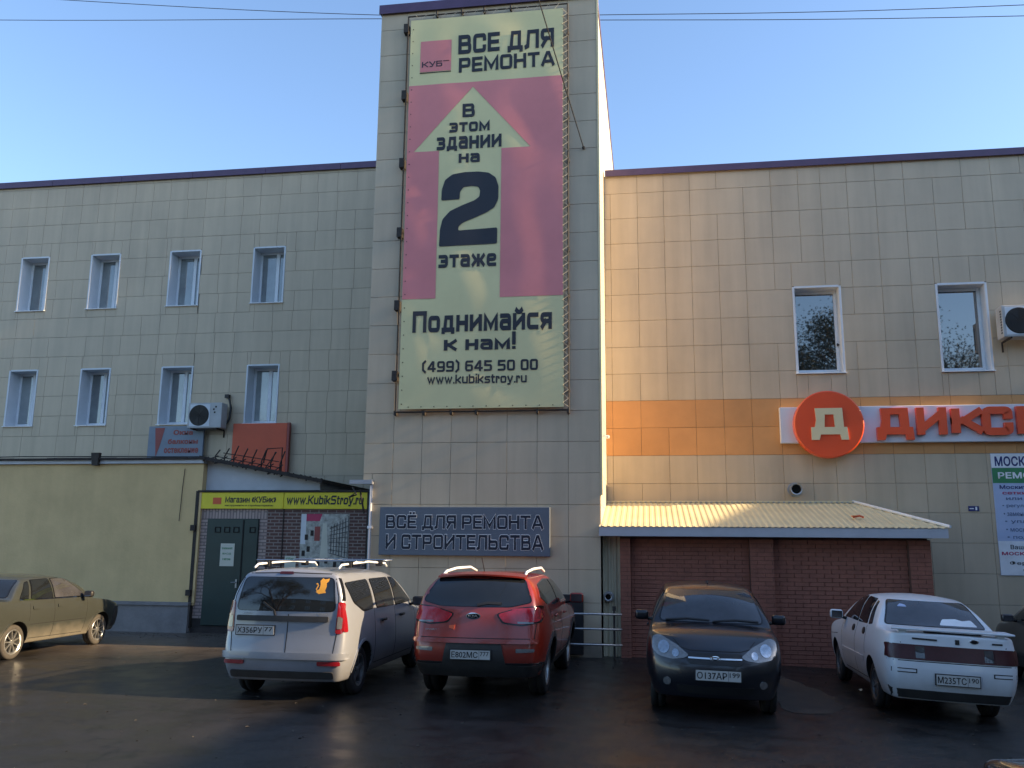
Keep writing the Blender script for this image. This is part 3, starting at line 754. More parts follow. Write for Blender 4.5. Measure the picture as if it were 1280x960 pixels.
def knobs(L):
    b = MB()
    for (x, z) in L: b.lathe([(0, -.008), (.011, -.008), (.011, .0), (0, .0)], (x, BY - .004, z), (0, 1, 0), 8)
    return b
b = knobs([(bx0 + .06, bz0 + .1 + .28 * i) for i in range(30)] + [(bx0 + .2 + .26 * i, bz0 + .04) for i in range(12)]); b.build('eyelet', M['dark_steel'], ban)['kind'] = 'stuff'
for z in (12.9, 11.35, 9.82, 8.3, 6.75, 5.3): MB().box(bx0 - .16, bx0 - .06, BY + .0, TY - .003, z - .10, z + .10).build('bracket', M['dark_steel'], ban)
for x in (-4.3, -3.75, -3.27, -2.7): MB().box(x - .015, x + .015, BY + .02, TY - .003, bz1 + .08, bz1 + .2).build('hanger', M['dark_steel'], ban)
for i in range(9): MB().box(bx1 + .075, bx1 + .11, BY + .03, TY - .003, bz0 + .3 + i * .95, bz0 + .36 + i * .95).build('clip', M['dark_steel'], ban)
for x in (-4.93, -4.35, -3.8, -3.3, -2.1, -1.5): MB().box(x - .02, x + .02, BY + .02, TY - .003, bz0 - .11, bz0 - .03).build('foot_clip', M['dark_steel'], ban)

# cable down the tower front and overhead wires
b = MB(); A = Vector((-1.18, 16.66, 9.96)); B = Vector((-1.90, 13.4, 11.9)); C2 = Vector((-3.2, 2.0, 19.0))
b.tube([A, A.lerp(B, .5) + Vector((0, 0, -.02)), B, C2], .012, 6); c = b.build('stay_cable', M['cable']); prop(c, 'black stay cable running down in front of the banner to an anchor on the tower', 'cable')
b = MB(); b.lathe([(0, -.03), (.03, -.03), (.03, .01), (0, .01)], (-1.18, 16.69, 9.96), (0, 1, 0), 8); b.build('anchor', M['dark_steel'], c)
def wire(P_, lab):
    b = MB(); pts = []
    P_ = [Vector((x, 28, z)) for x, z in P_]
    for i in range(len(P_) - 1):
        p0, p1, p2, p3 = P_[max(0, i - 1)], P_[i], P_[i + 1], P_[min(len(P_) - 1, i + 2)]
        for k in range(8):
            t = k / 8; pts.append(.5 * ((2 * p1) + (p2 - p0) * t + (2 * p0 - 5 * p1 + 4 * p2 - p3) * t * t + (3 * p1 - p0 - 3 * p2 + p3) * t ** 3))
    pts.append(P_[-1]); b.tube(pts, .013, 5); o = b.build('overhead_wire', M['cable']); prop(o, lab, 'wire', 'overhead wires behind the roofs')
wire([(-45, 26.6), (-22.1, 22.87), (-9.38, 21.06), (-1.18, 20.32), (12.34, 19.44), (40, 18.6)], 'upper thin overhead wire crossing the sky behind the tower')
wire([(-45, 24.4), (-24.97, 22.27), (-9.38, 20.91), (-1.18, 20.12), (12.3, 19.05), (40, 17.5)], 'lower thin overhead wire crossing the sky behind the tower')

# ------------------------------------------------------------------ blue sign on tower
g = thing('wall_sign', 'wide slate blue sign with outlined navy lettering low on the tower front', 'sign')
b = MB(); b.box(-5.17, -1.85, TY - .09, TY - .012, 1.80, 2.72); b.build('panel', M['signblue'], g, bevel=.008)
for s_, x0, x1, z0, z1 in (('ВСЁ ДЛЯ РЕМОНТА', -5.04, -1.97, 2.27, 2.62), ('И СТРОИТЕЛЬСТВА', -5.03, -1.97, 1.90, 2.20)):
    signtext('letter_outline', s_, x0, x1, z0, z1, TY - .0935, M['signwhite'], g, t=.27, grow=.036)
    signtext('lettering', s_, x0, x1, z0, z1, TY - .0965, M['signnavy'], g, t=.27)

# ------------------------------------------------------------------ canopy, brick annex
can = thing('entrance_canopy', 'cream corrugated lean-to canopy with a hipped right end above the brick wall', 'canopy')
EY = 16.55; EZ = 2.36; RZ = 2.93; ex0, ex1, rx1 = -.93, 5.16, 5.02
b = MB(); nx = 330; rows = 3; vs = []; fs = []
for j in range(2):
    for i in range(nx + 1):
        u = i / nx; X = ex0 + (ex1 - ex0) * u
        v = j
        # clip by the hip: right of rx at the ridge
        Xr = min(X, 99)
        Y = EY if j == 0 else RY - .01; Z = EZ if j == 0 else RZ
        if j == 1:
            # hip line runs from the ridge end (4.05.., wall) out to the eave corner
            hx = ex1 - 1.0
            if X > hx * 1.0 + .0:
                t = (ex1 - X) / (ex1 - hx); Y = EY + (RY - .01 - EY) * t; Z = EZ + (RZ - EZ) * t
        ph = (i % 6); h = .0 if ph in (0, 1, 2) else .010
        vs.append((X, Y, Z + h + (random.uniform(-.006, .006) if j == 0 and X > 3.6 else 0)))
for i in range(nx): fs.append((i, i + 1, nx + 1 + i + 1, nx + 1 + i))
b.add(vs, fs); b.build('roof_sheet', M['cream_metal'], can, recalc=False)
HX = ex1 - 1.0
b = MB(); b.add([(HX, RY - .01, RZ + .01), (ex1 + .0, EY, EZ + .01), (ex1 + .3 - .3, RY - .01, EZ)], [(0, 1, 2)]); b.build('hip_end', M['cream_metal'], can, recalc=False)
b = MB(); b.tube([(HX - .02, RY - .03, RZ + .03), (ex1 + .03, EY - .02, EZ + .03)], .028, 6)
b.build('hip_cap', M['white'], can)
b = MB(); b.box(ex0, HX, RY - .09, RY - .012, RZ - .0, RZ + .035)
for i in range(48): b.box(ex0 + .1 + i * .105, ex0 + .14 + i * .105, RY - .10, RY - .092, RZ - .005, RZ + .02, 1)
b.build('ridge_flashing', [M['cream_metal'], M['steel']], can)
b = MB(); b.box(ex0, ex1, EY + .015, EY + .06, EZ - .17, EZ - .005); b.box(ex0, ex1, EY + .062, RY - .03, EZ - .16, EZ - .13); b.build('fascia_board', M['fascia'], can)
b = MB(); b.tube([(3.75, 17.35, 2.58), (3.86, 17.30, 2.60), (3.93, 17.28, 2.57)], .02, 6); b.box(3.72, 3.83, 17.26, 17.36, 2.585, 2.605); o = b.build('litter', M['signred']); prop(o, 'small crumpled red scrap lying on the cream canopy roof', 'litter')

ann = thing('brick_wall', 'dark red brick wall with shallow pilasters under the cream canopy', 'wall')
by = 16.95
b = MB(); b.box(-.56, 4.93, by + .06, RY - .03, -.5, 2.19); b.build('wall', M['mortar'], ann)
bk = MB(); row = 0; z = -.33
while z < 2.14:
    for (sa, sb, pil) in ((-.56, -.36, 1), (-.36, 1.80, 0), (1.80, 2.22, 1), (2.22, 4.56, 0), (4.56, 4.93, 1)):
        x = -.56 - (.13 if row % 2 else 0)
        while x < sb:
            xa, xb = max(x, sa) + .0035, min(x + .262, sb) - .0035
            if xb - xa > .02:
                yy = (by - .12 if pil else by) + random.uniform(-.003, .003)
                bk.box(xa, xb, yy, by + .07, z + .0035, min(z + .0715, 2.16))
            x += .262
    z += .075; row += 1
prop(bk.build('brick', M['brick'], ann, recalc=False), kind='stuff')
b = MB(); 
for (xa, xb) in ((-.555, -.365), (1.80, 2.22), (4.56, 4.925)): b.box(xa, xb, by - .105, by + .055, -.5, 2.16)
b.build('pilaster', M['mortar'], ann)
cp = thing('corrugated_panel', 'narrow olive corrugated metal panel between the tower corner and the brick wall', 'panel')
b = MB(); vs = []; n = 12
for i in range(n + 1):
    X = -.885 + .325 * i / n; Y = 16.98 + (.03 if (i // 2) % 2 else 0); vs += [(X, Y, .0), (X, Y, 2.19)]
b.add(vs, [(2 * i, 2 * i + 2, 2 * i + 3, 2 * i + 1) for i in range(n)]); b.build('sheet', M['corr'], cp, recalc=False)
def flue(loc, r, ln, label, tilt=0):
    t = thing('vent_pipe', label, 'vent pipe', loc)
    b = MB(); b.lathe([(0, ln * .6), (r * .82, ln * .6), (r * .85, -ln + .005), (r, -ln), (r, .0)], (0, 0, 0), (0, 1, tilt), 20); b.build('pipe', M['steel'], t, smooth=False)
    b = MB(); b.lathe([(0, -ln * .55), (r * .80, -ln * .55), (r * .80, -ln * .53), (0, -ln * .53)], (0, 0, 0), (0, 1, tilt), 20); b.build('duct_interior', M['well'], t)
    b = MB(); b.lathe([(r + .002, -.02), (r + .035, -.02), (r + .035, 0), (r + .002, 0)], (0, 0, 0), (0, 1, 0), 20, closed=True); b.build('collar', M['steel'], t)
flue((3.0, RY - .002, 3.20), .115, .26, 'short round vent pipe sticking out of the wall above the canopy, below the red disc')
flue((-.78, 16.97, 1.08), .062, .24, 'small flue pipe poking out of the olive corrugated panel above the railing')
rl = thing('metal_railing', 'low grey three bar metal railing between the orange car and the brick wall', 'railing')
b = MB()
for z in (.27, .54, .80): 
    b = MB(); b.tube([(-2.35, 16.32, z), (-.52, 16.32, z)], .019, 10); b.build('rail', M['steel'], rl, smooth=True)
for x in (-2.3, -.66): 
    b = MB(); b.tube([(x, 16.36, 0.0), (x, 16.36, .86)], .02, 10); b.tube([(x, 16.36, .86), (x, 16.36, .94)], .032, 10); b.build('post', M['dark_steel'], rl)
o = MB().box(-1.76, -1.23, TY - .10, TY - .035, .05, 1.12).build('dark_board', M['black'], bevel=.012); prop(o, 'dark brown board standing against the tower foot behind the railing', 'board')
# camera lamp on corner, number plaque
t = thing('wall_lamp', 'tiny white fitting on the sunlit tower corner below the orange band', 'lamp', (TX1 + .02, 17.2, 4.13))
MB().box(.0, .07, -.03, .03, -.02, .02).build('arm', M['white'], t); MB().box(.05, .13, -.05, .05, -.05, .01).build('housing', M['white'], t, bevel=.01)
t = thing('house_number_plaque', 'tiny blue plaque with a white 1 left of the window-screen poster', 'plaque')
MB().box(6.36, 6.56, RY - .016, RY - .003, 2.77, 2.87).build('plate', M['navytext'], t)
text('lettering', '1', 6.49, 6.525, 2.785, 2.855, RY - .018, M['white'], t, bold=.01); MB().box(6.38, 6.46, RY - .018, RY - .0165, 2.81, 2.83).build('street_line', M['white'], t)

# ------------------------------------------------------------------ red disc sign
dx = thing('shop_sign', 'long white shop sign with a red disc and raised orange-red letters on the orange band', 'sign')
MB().box(2.75, 8.35, RY - .14, RY - .02, 4.16, 4.92).build('panel', M['dixiwhite'], dx, bevel=.01)
b = MB(); b.lathe([(0, -.17), (.675, -.17), (.70, -.15), (.70, 0), (0, 0)], (3.70, RY - .142, 4.53), (0, 1, 0), 72); b.build('disc', M['dixired'], dx)
def polyhole(name, out, hole, y0, y1, m, par):
    pts, tris = cdt(out, None, [hole]); n = len(pts); b = MB()
    vs = [(p[0], y0, p[1]) for p in pts] + [(p[0], y1, p[1]) for p in pts]
    fs = [tuple(t) for t in tris] + [tuple(reversed([i + n for i in t])) for t in tris]
    lo, lh = len(out), len(hole)
    for i in range(lo): fs.append((i, (i + 1) % lo, (i + 1) % lo + n, i + n))
    for i in range(lh): fs.append((lo + (i + 1) % lh, lo + i, lo + i + n, lo + (i + 1) % lh + n))
    b.add(vs, fs); return b.build(name, m, par)
def letter_d(x0, z0, wd, ht, y0, y1, m, name='letter'):
    P = lambda u, v: (x0 + wd * u, z0 + ht * v)
    out = [P(.0, .0), P(.21, .0), P(.25, .17), P(.77, .17), P(.80, .0), P(1, .0), P(.97, .40), P(.88, .40), P(.86, 1), P(.12, 1), P(.14, .62), P(.10, .40), P(.0, .40)]
    hole = [P(.36, .40), P(.38, .80), P(.62, .80), P(.64, .40)]
    return polyhole(name, out, hole, y0, y1, m, dx)
letter_d(3.34, 4.20, .735, .66, RY - .345, RY - .314, M['dixicream'], 'emblem_letter')
letter_d(4.66, 4.20, .72, .66, RY - .24, RY - .142, M['dixired'])
for s_, x0, x1 in (('И', 5.43, 6.03), ('К', 6.11, 6.73), ('С', 6.69, 7.27), ('И', 7.34, 7.94)):
    signtext('letter', s_, x0, x1, 4.30 if s_ != 'С' else 4.28, 4.86, RY - .24, M['dixired'], dx, t=.33, th=.26, depth=.096)

# ------------------------------------------------------------------ poster right
po = thing('poster', 'pale blue poster with a green strip at the right edge of the wall', 'poster')
px0, px1 = 6.86, 8.75
MB().box(px0, px1, RY - .02, RY - .004, 1.51, 3.93).build('sheet', M['posterblue'], po)
MB().box(px0 + .004, px1 - .004, RY - .0225, RY - .0205, 3.64, 3.925).build('white_strip', M['signwhite'], po)
MB().box(px0 + .004, px1 - .004, RY - .0225, RY - .0205, 3.33, 3.636).build('green_strip', M['green'], po)
MB().box(px0 + .004, px1 - .004, RY - .0225, RY - .0205, 1.515, 2.18).build('pale_strip', M['signwhite'], po)
def pt(s_, x0, x1, z0, z1, m, bold=.01): text('lettering', s_, x0, x1, z0, z1, RY - .025, m, po, bold=bold)
pt('МОСКИТНЫЕ', px0 + .07, px0 + 1.32, 3.67, 3.87, M['navytext'], .03); pt('РЕМОНТ ОКОН', px0 + .11, px0 + 1.75, 3.42, 3.55, M['signwhite'], .03)
pt('Москитные, Антикошка', px0 + .12, px0 + 1.7, 3.20, 3.29, M['navytext'], .02); pt('сетки «ПОДАРОК»', px0 + .16, px0 + 1.7, 3.09, 3.17, M['crimson'], .02); pt('или Скидка 10%', px0 + .22, px0 + 1.6, 2.98, 3.06, M['greytext'], .02)
for k, s_ in enumerate(('• регулировка окон', '• замена стеклопакетов', '• уплотнители', '• москитные сетки', '• подоконники')):
    pt(s_, px0 + .14 + .01 * k, px0 + 1.25 + .07 * (k % 3), 2.83 - .155 * k, 2.90 - .155 * k, M['greytext'], .005)
pt('Ваш сайт:', px0 + .22, px0 + .80, 2.02, 2.11, M['ink'], .02); pt('москитки-сервис', px0 + .05, px0 + 1.5, 1.88, 1.97, M['crimson'], .02)
pt('Ферганская', px0 + .18, px0 + 1.1, 1.70, 1.79, M['ink'], .015); pt('стр.', px0 + .42, px0 + .80, 1.56, 1.65, M['ink'], .015)

# ------------------------------------------------------------------ AC units
def acunit(loc, label, logo=True, wd=1.02, ht=.72, dp=.34):
    t = thing('air_conditioner', label, 'air conditioner', loc, group='air conditioner units on the walls')
    MB().box(0, wd, 0, dp, 0, ht).build('casing', M['casing'], t, bevel=.018, seg=2)
    c = Vector((wd * .34, -.0, ht * .5)); R = ht * .40
    MB().box(wd * .06, wd * .66, -.008, -.001, ht * .06, ht * .94).build('front_plate', M['reveal'], t, bevel=.004)
    b = MB(); b.lathe([(0, -.014), (R, -.014), (R + .012, -.009), (R + .012, .0)], c, (0, 1, 0), 36); b.build('fan_cover', M['black'], t)
    b = MB()
    for k in range(7): b.lathe([(R * (k + .6) / 7.2, -.024), (R * (k + .6) / 7.2 + .005, -.024), (R * (k + .6) / 7.2 + .005, -.016), (R * (k + .6) / 7.2, -.016)], c, (0, 1, 0), 30, closed=True)
    for k in range(8):
        a = k * pi / 4; b.tube([c + Vector((0, -.022, 0)), c + Vector((R * cos(a), -.022, R * sin(a)))], .004, 4)
    b.build('grille', M['dark_steel'], t)
    if logo:
        b = MB()
        for (x, z) in ((.80, .84), (.74, .74), (.77, .62)): b.box(wd * x, wd * x + .05, -.003, -.0005, ht * z - .03, ht * z + .02)
        b.build('badge', M['black'], t)
    b = MB()
    for k in range(9): b.box(-.006, -.001, .04, .10, ht * .12 + k * ht * .085, ht * .12 + k * ht * .085 + .03)
    b.build('side_slots', M['black'], t)
    b = MB()
    for x in (.12, wd - .15): b.box(x, x + .03, -.02, dp + .14, -.035, -.003); b.add([(x, dp + .13, -.22), (x + .03, dp + .13, -.22), (x + .03, dp + .13, -.03), (x, dp + .13, -.03), (x, dp + .15, -.22), (x + .03, dp + .15, -.22), (x + .03, dp + .15, -.03), (x, dp + .15, -.03)], [(0, 1, 2, 3), (4, 7, 6, 5), (0, 4, 5, 1), (3, 2, 6, 7), (0, 3, 7, 4), (1, 5, 6, 2)])
    b.build('bracket', M['dark_steel'], t)
    return t
a = acunit((-12.87, LY - .50, 5.20), 'white air conditioner with cable loop on the left wing above the two roof signs')
b = MB(); b.tube([(.95, .36, .10), (1.06, .40, .30), (1.08, .42, .62), (1.02, .42, .85), (.96, .44, .95)], .032, 8); b.box(.88, 1.0, .38, .49, .92, 1.02); b.build('refrigerant_pipe', M['black'], a)
acunit((7.15, RY - .50, 6.24), 'white air conditioner beside the right window, cut by the photo edge', logo=False, wd=.95, ht=.66)

# ------------------------------------------------------------------ boards over the garage
t = thing('faded_sign', 'faded blue grey sign with red letters standing above the ochre garage roof', 'sign')
MB().box(-14.22, -12.52, LY - .17, LY - .10, 4.30, 5.31).build('panel', M['greysign'], t, bevel=.01)
pb = MB(); pb.prism([(-14.02, 5.26), (-13.72, 5.26), (-13.83, 4.80), (-13.95, 4.42)], LY - .175, LY - .171); pb.build('emblem', M['fadedred'], t)
for s_, x0, x1, z0 in (('Окна', -13.45, -12.85, 5.05), ('балконы', -13.60, -12.68, 4.79), ('остекление', -13.70, -12.64, 4.53)):
    text('lettering', s_, x0, x1, z0, z0 + .15, LY - .175, M['fadedred'], t, bold=.05)
t = thing('orange_board', 'blank orange-red board behind the iron spikes under the last left window', 'board')
MB().box(-11.64, -10.02, LY - .17, LY - .08, 3.9, 5.36).build('panel', M['red'], t, bevel=.008); MB().box(-10.015, -9.95, LY - .18, LY - .06, 3.9, 5.37).build('edge_strip', M['fadedred'], t)

# ------------------------------------------------------------------ garage
gr = thing('garage', 'windowless ochre rendered garage with blue grey plinth at far left', 'garage')
GY = 19.3
MB().box(-26, -10.33, GY, LY - .12, .60, 3.84).build('wall', M['yellowwall'], gr)
MB().box(-10.62, -10.315, GY - .02, GY + .3, .66, 3.80).build('corner_pilaster', M['yellowwall'], gr)
MB().box(-26, -10.40, GY - .11, LY - .2, -.1, .60).build('plinth', M['bluebase'], gr); MB().box(-26, -10.38, GY - .15, GY + .0, .60, .67).build('plinth_cap', M['bluebase'], gr)
MB().box(-26, -10.30, GY - .07, LY - .12, 3.845, 3.93).build('cornice', M['whitewall'], gr)
b = MB(); x = -26
while x < -10.3: b.box(x, min(x + .9, -10.25), GY - .13 + random.uniform(-.015, .015), LY - .1, 3.935, 3.97 + random.uniform(0, .015)); x += .9
b.build('roof', M['rooffelt'], gr)
b = MB(); b.tube([(-26, GY - .11, 4.0), (-20, GY - .1, 3.96), (-15, GY - .12, 4.02), (-10.4, GY - .1, 3.99)], .012, 6); b.build('roof_cable', M['cable'], gr)
b = MB(); b.prism([(-13.10, 3.80), (-12.95, 3.80), (-12.93, 4.1), (-13.14, 4.1)], GY - .16, GY - .06); b.build('bracket', M['dark_steel'], gr)
b = MB(); b.tube([(-10.78, GY - .02, 3.72), (-10.80, GY - .025, 3.3), (-10.83, GY - .02, 2.5)], .008, 5); b.build('hanging_wire', M['cable'], gr)

sh = thing('lean_to_shed', 'white rendered lean-to with a sloping dark roof behind the yellow fascia', 'shed')
b = MB(); b.prism([(-10.31, 0), (-7.50, 0), (-7.50, 3.40), (-10.31, 3.92)], 19.46, LY - .12); b.build('wall', M['whitewall'], sh)
b = MB(); b.prism([(-10.40, 3.935), (-7.36, 3.375), (-7.36, 3.46), (-10.40, 4.02)], 19.2, LY - .1); b.build('roof', M['rooffelt'], sh)
RS = lambda x: 4.02 - (x + 10.4) * .184
b = MB()
for k in range(34):
    x = -10.3 + k * .088; z = RS(x); b.tube([(x, 19.24 + random.uniform(0, .3), z), (x + random.uniform(-.06, .1), 19.2, z - random.uniform(.02, .12))], .02, 5)
prop(b.build('roof_debris', M['dark_steel'], sh), kind='stuff')
sp = thing('roof_spikes', 'row of bent dark iron hooks and bars along the shed roof edge', 'spikes')
for k in range(8):
    x = -10.3 + k * .235; z = RS(x); h = (.20, .28, .38, .36, .38, .40, .40, .46)[k]
    b = MB(); b.tube([(x, 19.8, z - .05), (x + .02, 19.75, z + h * .35), (x + .15, 19.7, z + h)], .017, 6)
    b.build('hook', M['dark_steel'], sp)
    b = MB(); b.tube([(x - .08, 19.6, z - .03), (x + .12, 19.7, z + h * .3)], .013, 6); b.build('stub', M['dark_steel'], sp)
b = MB(); x = -8.62; z = RS(x)
b.tube([(x, 19.8, z - .05), (x, 19.8, z + .56), (x - .38, 19.8, z + .54), (x - .46, 19.8, z + .2)], .017, 6); b.build('bent_frame', M['dark_steel'], sp)
b = MB(); b.tube([(x - .42, 19.8, z + .05), (x - .14, 19.8, z + .46)], .013, 6); b.build('stub', M['dark_steel'], sp)
for (x0, z0, x1, z1) in ((-10.28, 4.06, -8.68, 3.78), (-10.1, 4.14, -8.68, 3.92)):
    b = MB(); b.tube([(x0, 19.78, z0), (x1, 19.78, z1)], .011, 5); b.build('cross_bar', M['dark_steel'], sp)

# ------------------------------------------------------------------ shop entrance box
ve = thing('entrance_kiosk', 'shop entrance kiosk with yellow fascia and printed brick panels between garage and tower', 'kiosk')
VY = 20.5
b = MB(); b.box(-11.0, -6.64, VY + .02, LY - .15, -.05, 3.24); b.build('wall', M['core'], ve)
MB().box(-11.02, -6.62, VY - .10, LY - .16, 3.245, 3.29).build('roof', M['rooffelt'], ve)
b = MB(); b.box(-10.98, -8.79, VY - .07, VY - .0, 2.84, 3.235); b.box(-8.778, -6.66, VY - .07, VY - .0, 2.84, 3.235); b.build('fascia', M['signyellow'], ve, bevel=.004)
MB().box(-10.62, -10.40, VY - .075, VY - .071, 2.95, 3.11).build('logo_square', M['signred'], ve)
signtext('lettering', 'Магазин «КУБик»', -10.30, -8.98, 2.98, 3.15, VY - .076, M['ink'], ve, t=.26, shear=.12)
text('lettering', 'инструменты и стройматериалы', -10.30, -9.05, 2.89, 2.945, VY - .076, M['ink'], ve, bold=.005)
signtext('lettering', 'www.KubikStroy.ru', -8.70, -6.76, 2.90, 3.17, VY - .076, M['ink'], ve, t=.27, shear=.2)
MB().box(-10.98, -9.20, VY - .012, VY + .0, 2.60, 2.838).build('lintel_panel', M['pinkbrickv'], ve)
MB().box(-10.98, -10.74, VY - .012, VY + .0, .22, 2.598).build('left_pier_panel', M['pinkbrick'], ve)
MB().box(-9.40, -9.20, VY - .012, VY + .0, .22, 2.598).build('right_pier_panel', M['pinkbrick'], ve)
MB().box(-9.198, -8.80, VY - .012, VY + .0, .22, 2.838).build('dark_brick_panel', M['darkbrick'], ve)
MB().box(-8.778, -6.68, VY - .012, VY + .0, .22, 2.838).build('dark_brick_panel', M['darkbrick'], ve)
b = MB(); b.box(-11.07, -10.985, VY - .09, VY + .05, 0, 3.27); b.box(-8.798, -8.78, VY - .03, VY + .0, .1, 2.84); b.box(-6.675, -6.60, VY - .08, VY + .05, 0, 3.26)
b.build('corner_post', M['dark_steel'], ve)
for z in (.75, 2.3): MB().box(-11.12, -11.0, VY - .16, VY - .093, z, z + .14).build('clamp', M['dark_steel'], ve)
MB().box(-10.97, -6.68, VY - .02, VY + .0, -.05, .215).build('threshold', M['rooffelt'], ve)
# door
d = MB().box(-10.735, -9.405, VY - .055, VY - .0, .06, 2.595).build('door', M['door'], ve, bevel=.01)
MB().box(-9.80, -9.77, VY - .068, VY - .056, .08, 2.57).build('leaf_gap', M['gap'], d)
for x in (-10.52, -10.28, -10.04, -9.62):
    b = MB(); 
    for (a0, a1, c0, c1) in ((0, .15, .12, .14), (0, .15, 0, .02), (0, .02, .02, .12), (.13, .15, .02, .12)): b.box(x + a0, x + a1, VY - .07, VY - .056, 2.26 + c0, 2.26 + c1)
    b.build('moulding', M['well'], d)
b = MB(); b.box(-9.90, -9.86, VY - .075, VY - .056, .95, 1.15); b.tube([(-9.88, VY - .08, 1.08), (-9.88, VY - .12, 1.08), (-9.99, VY - .12, 1.08)], .011, 6); b.build('handle', M['steel'], d)
n_ = MB().box(-10.34, -9.98, VY - .062, VY - .0565, 1.46, 2.0).build('notice', M['paper'], d)
for k, (x0, x1) in enumerate(((-10.30, -10.03), (-10.28, -10.06), (-10.27, -10.07))):
    text('lettering', ('ВНИМАНИЕ', 'ВХОД', 'в магазин')[k], x0, x1, 1.86 - .13 * k, 1.91 - .13 * k, VY - .064, M['green'], ve, bold=.02)
# printed photograph of shop shelves on the right panel
pp = MB().box(-8.33, -7.12, VY - .018, VY - .0125, 1.42, 2.72).build('shop_photo', M['photo_grey'], ve)
b = MB(); yb = VY - .0195
def q(x0, z0, x1, z1, x2, z2, x3, z3, mi): b.add([(x0, yb, z0), (x1, yb, z1), (x2, yb, z2), (x3, yb, z3)], [(0, 1, 2, 3)], mi)
q(-8.33, 2.0, -8.20, 2.0, -8.20, 2.72, -8.33, 2.72, 0); q(-8.2, 2.55, -7.86, 2.55, -7.80, 2.72, -8.2, 2.72, 3)
q(-7.98, 2.08, -7.84, 2.08, -7.84, 2.42, -7.98, 2.42, 1); q(-8.33, 1.42, -7.12, 1.42, -7.12, 1.68, -8.33, 1.68, 4)
q(-7.82, 1.68, -7.62, 1.68, -7.68, 2.5, -7.78, 2.5, 2)
b.build('photo_print', [M['reveal'], M['fadedred'], M['paper'], M['crimson'], M['photo_grey']], pp, recalc=False)
b = MB()
for i in range(8):
    t0 = i / 8; z0 = 1.68 + t0 * 1.0; b.tube([(-7.60, yb - .003, 1.80 + t0 * .66), (-7.14, yb - .003, z0)], .007, 4)
for k in range(7): x = -7.56 + k * .07; b.tube([(x, yb - .003, 1.78 - (k * .014)), (x, yb - .003, 2.44 + k * .038)], .006, 4)
b.build('shelf_print', M['signnavy'], pp)
b = MB(); 
for i, (x, z) in enumerate(((-8.28, 1.72), (-8.16, 1.82), (-8.22, 2.1), (-8.08, 2.2), (-7.9, 1.5), (-7.7, 1.55), (-7.48, 1.46), (-7.3, 1.5))): b.box(x, x + .08, yb - .004, yb, z, z + .13)
b.build('goods_print', M['rooffelt'], pp)
MB().box(-8.70, -8.42, VY - .018, VY - .0125, 1.42, 1.72).build('small_notice', M['paper'], ve)
text('lettering', 'КУБик', -8.67, -8.48, 1.62, 1.68, VY - .021, M['green'], ve, bold=.02)
def scale_about_cam(root, kx, kz, dz, dy):
    for o in list(root.children_recursive):
        if o.type == 'MESH':
            for v in o.data.vertices: v.co = (v.co.x * kx, v.co.y + dy, v.co.z * kz + dz)
scale_about_cam(ve, .944, .944, .109, -1.14)  # kiosk scaled about the camera in x and z, then pulled nearer in y
MB().box(-10.36, -6.30, 19.30, 19.34, -.05, .10).build('base', M['rooffelt'], ve)
# downpipe next to the tower
dp = thing('downpipe', 'white rainwater downpipe at the left edge of the tower by the yellow fascia', 'downpipe')
b = MB(); b.tube([(-5.37, TY - .06, 0.1), (-5.37, TY - .06, 3.16)], .030, 12); b.build('pipe', M['pipe'], dp, smooth=True)
MB().box(-5.80, -5.34, TY - .12, TY - .02, 3.16, 3.24).build('gutter_end', M['pipe'], dp)
b = MB(); b.tube([(-5.75, TY - .05, 3.1), (-5.65, TY - .1, 2.95), (-5.8, TY - .1, 2.9), (-5.6, TY - .05, 3.05), (-5.55, TY + .1, 2.6)], .02, 6); b.build('bracket', M['dark_steel'], dp)
for z in (.9, 2.3): MB().box(-5.41, -5.33, TY - .10, TY - .0, z, z + .05).build('clip', M['white'], dp)

exec_cars = True

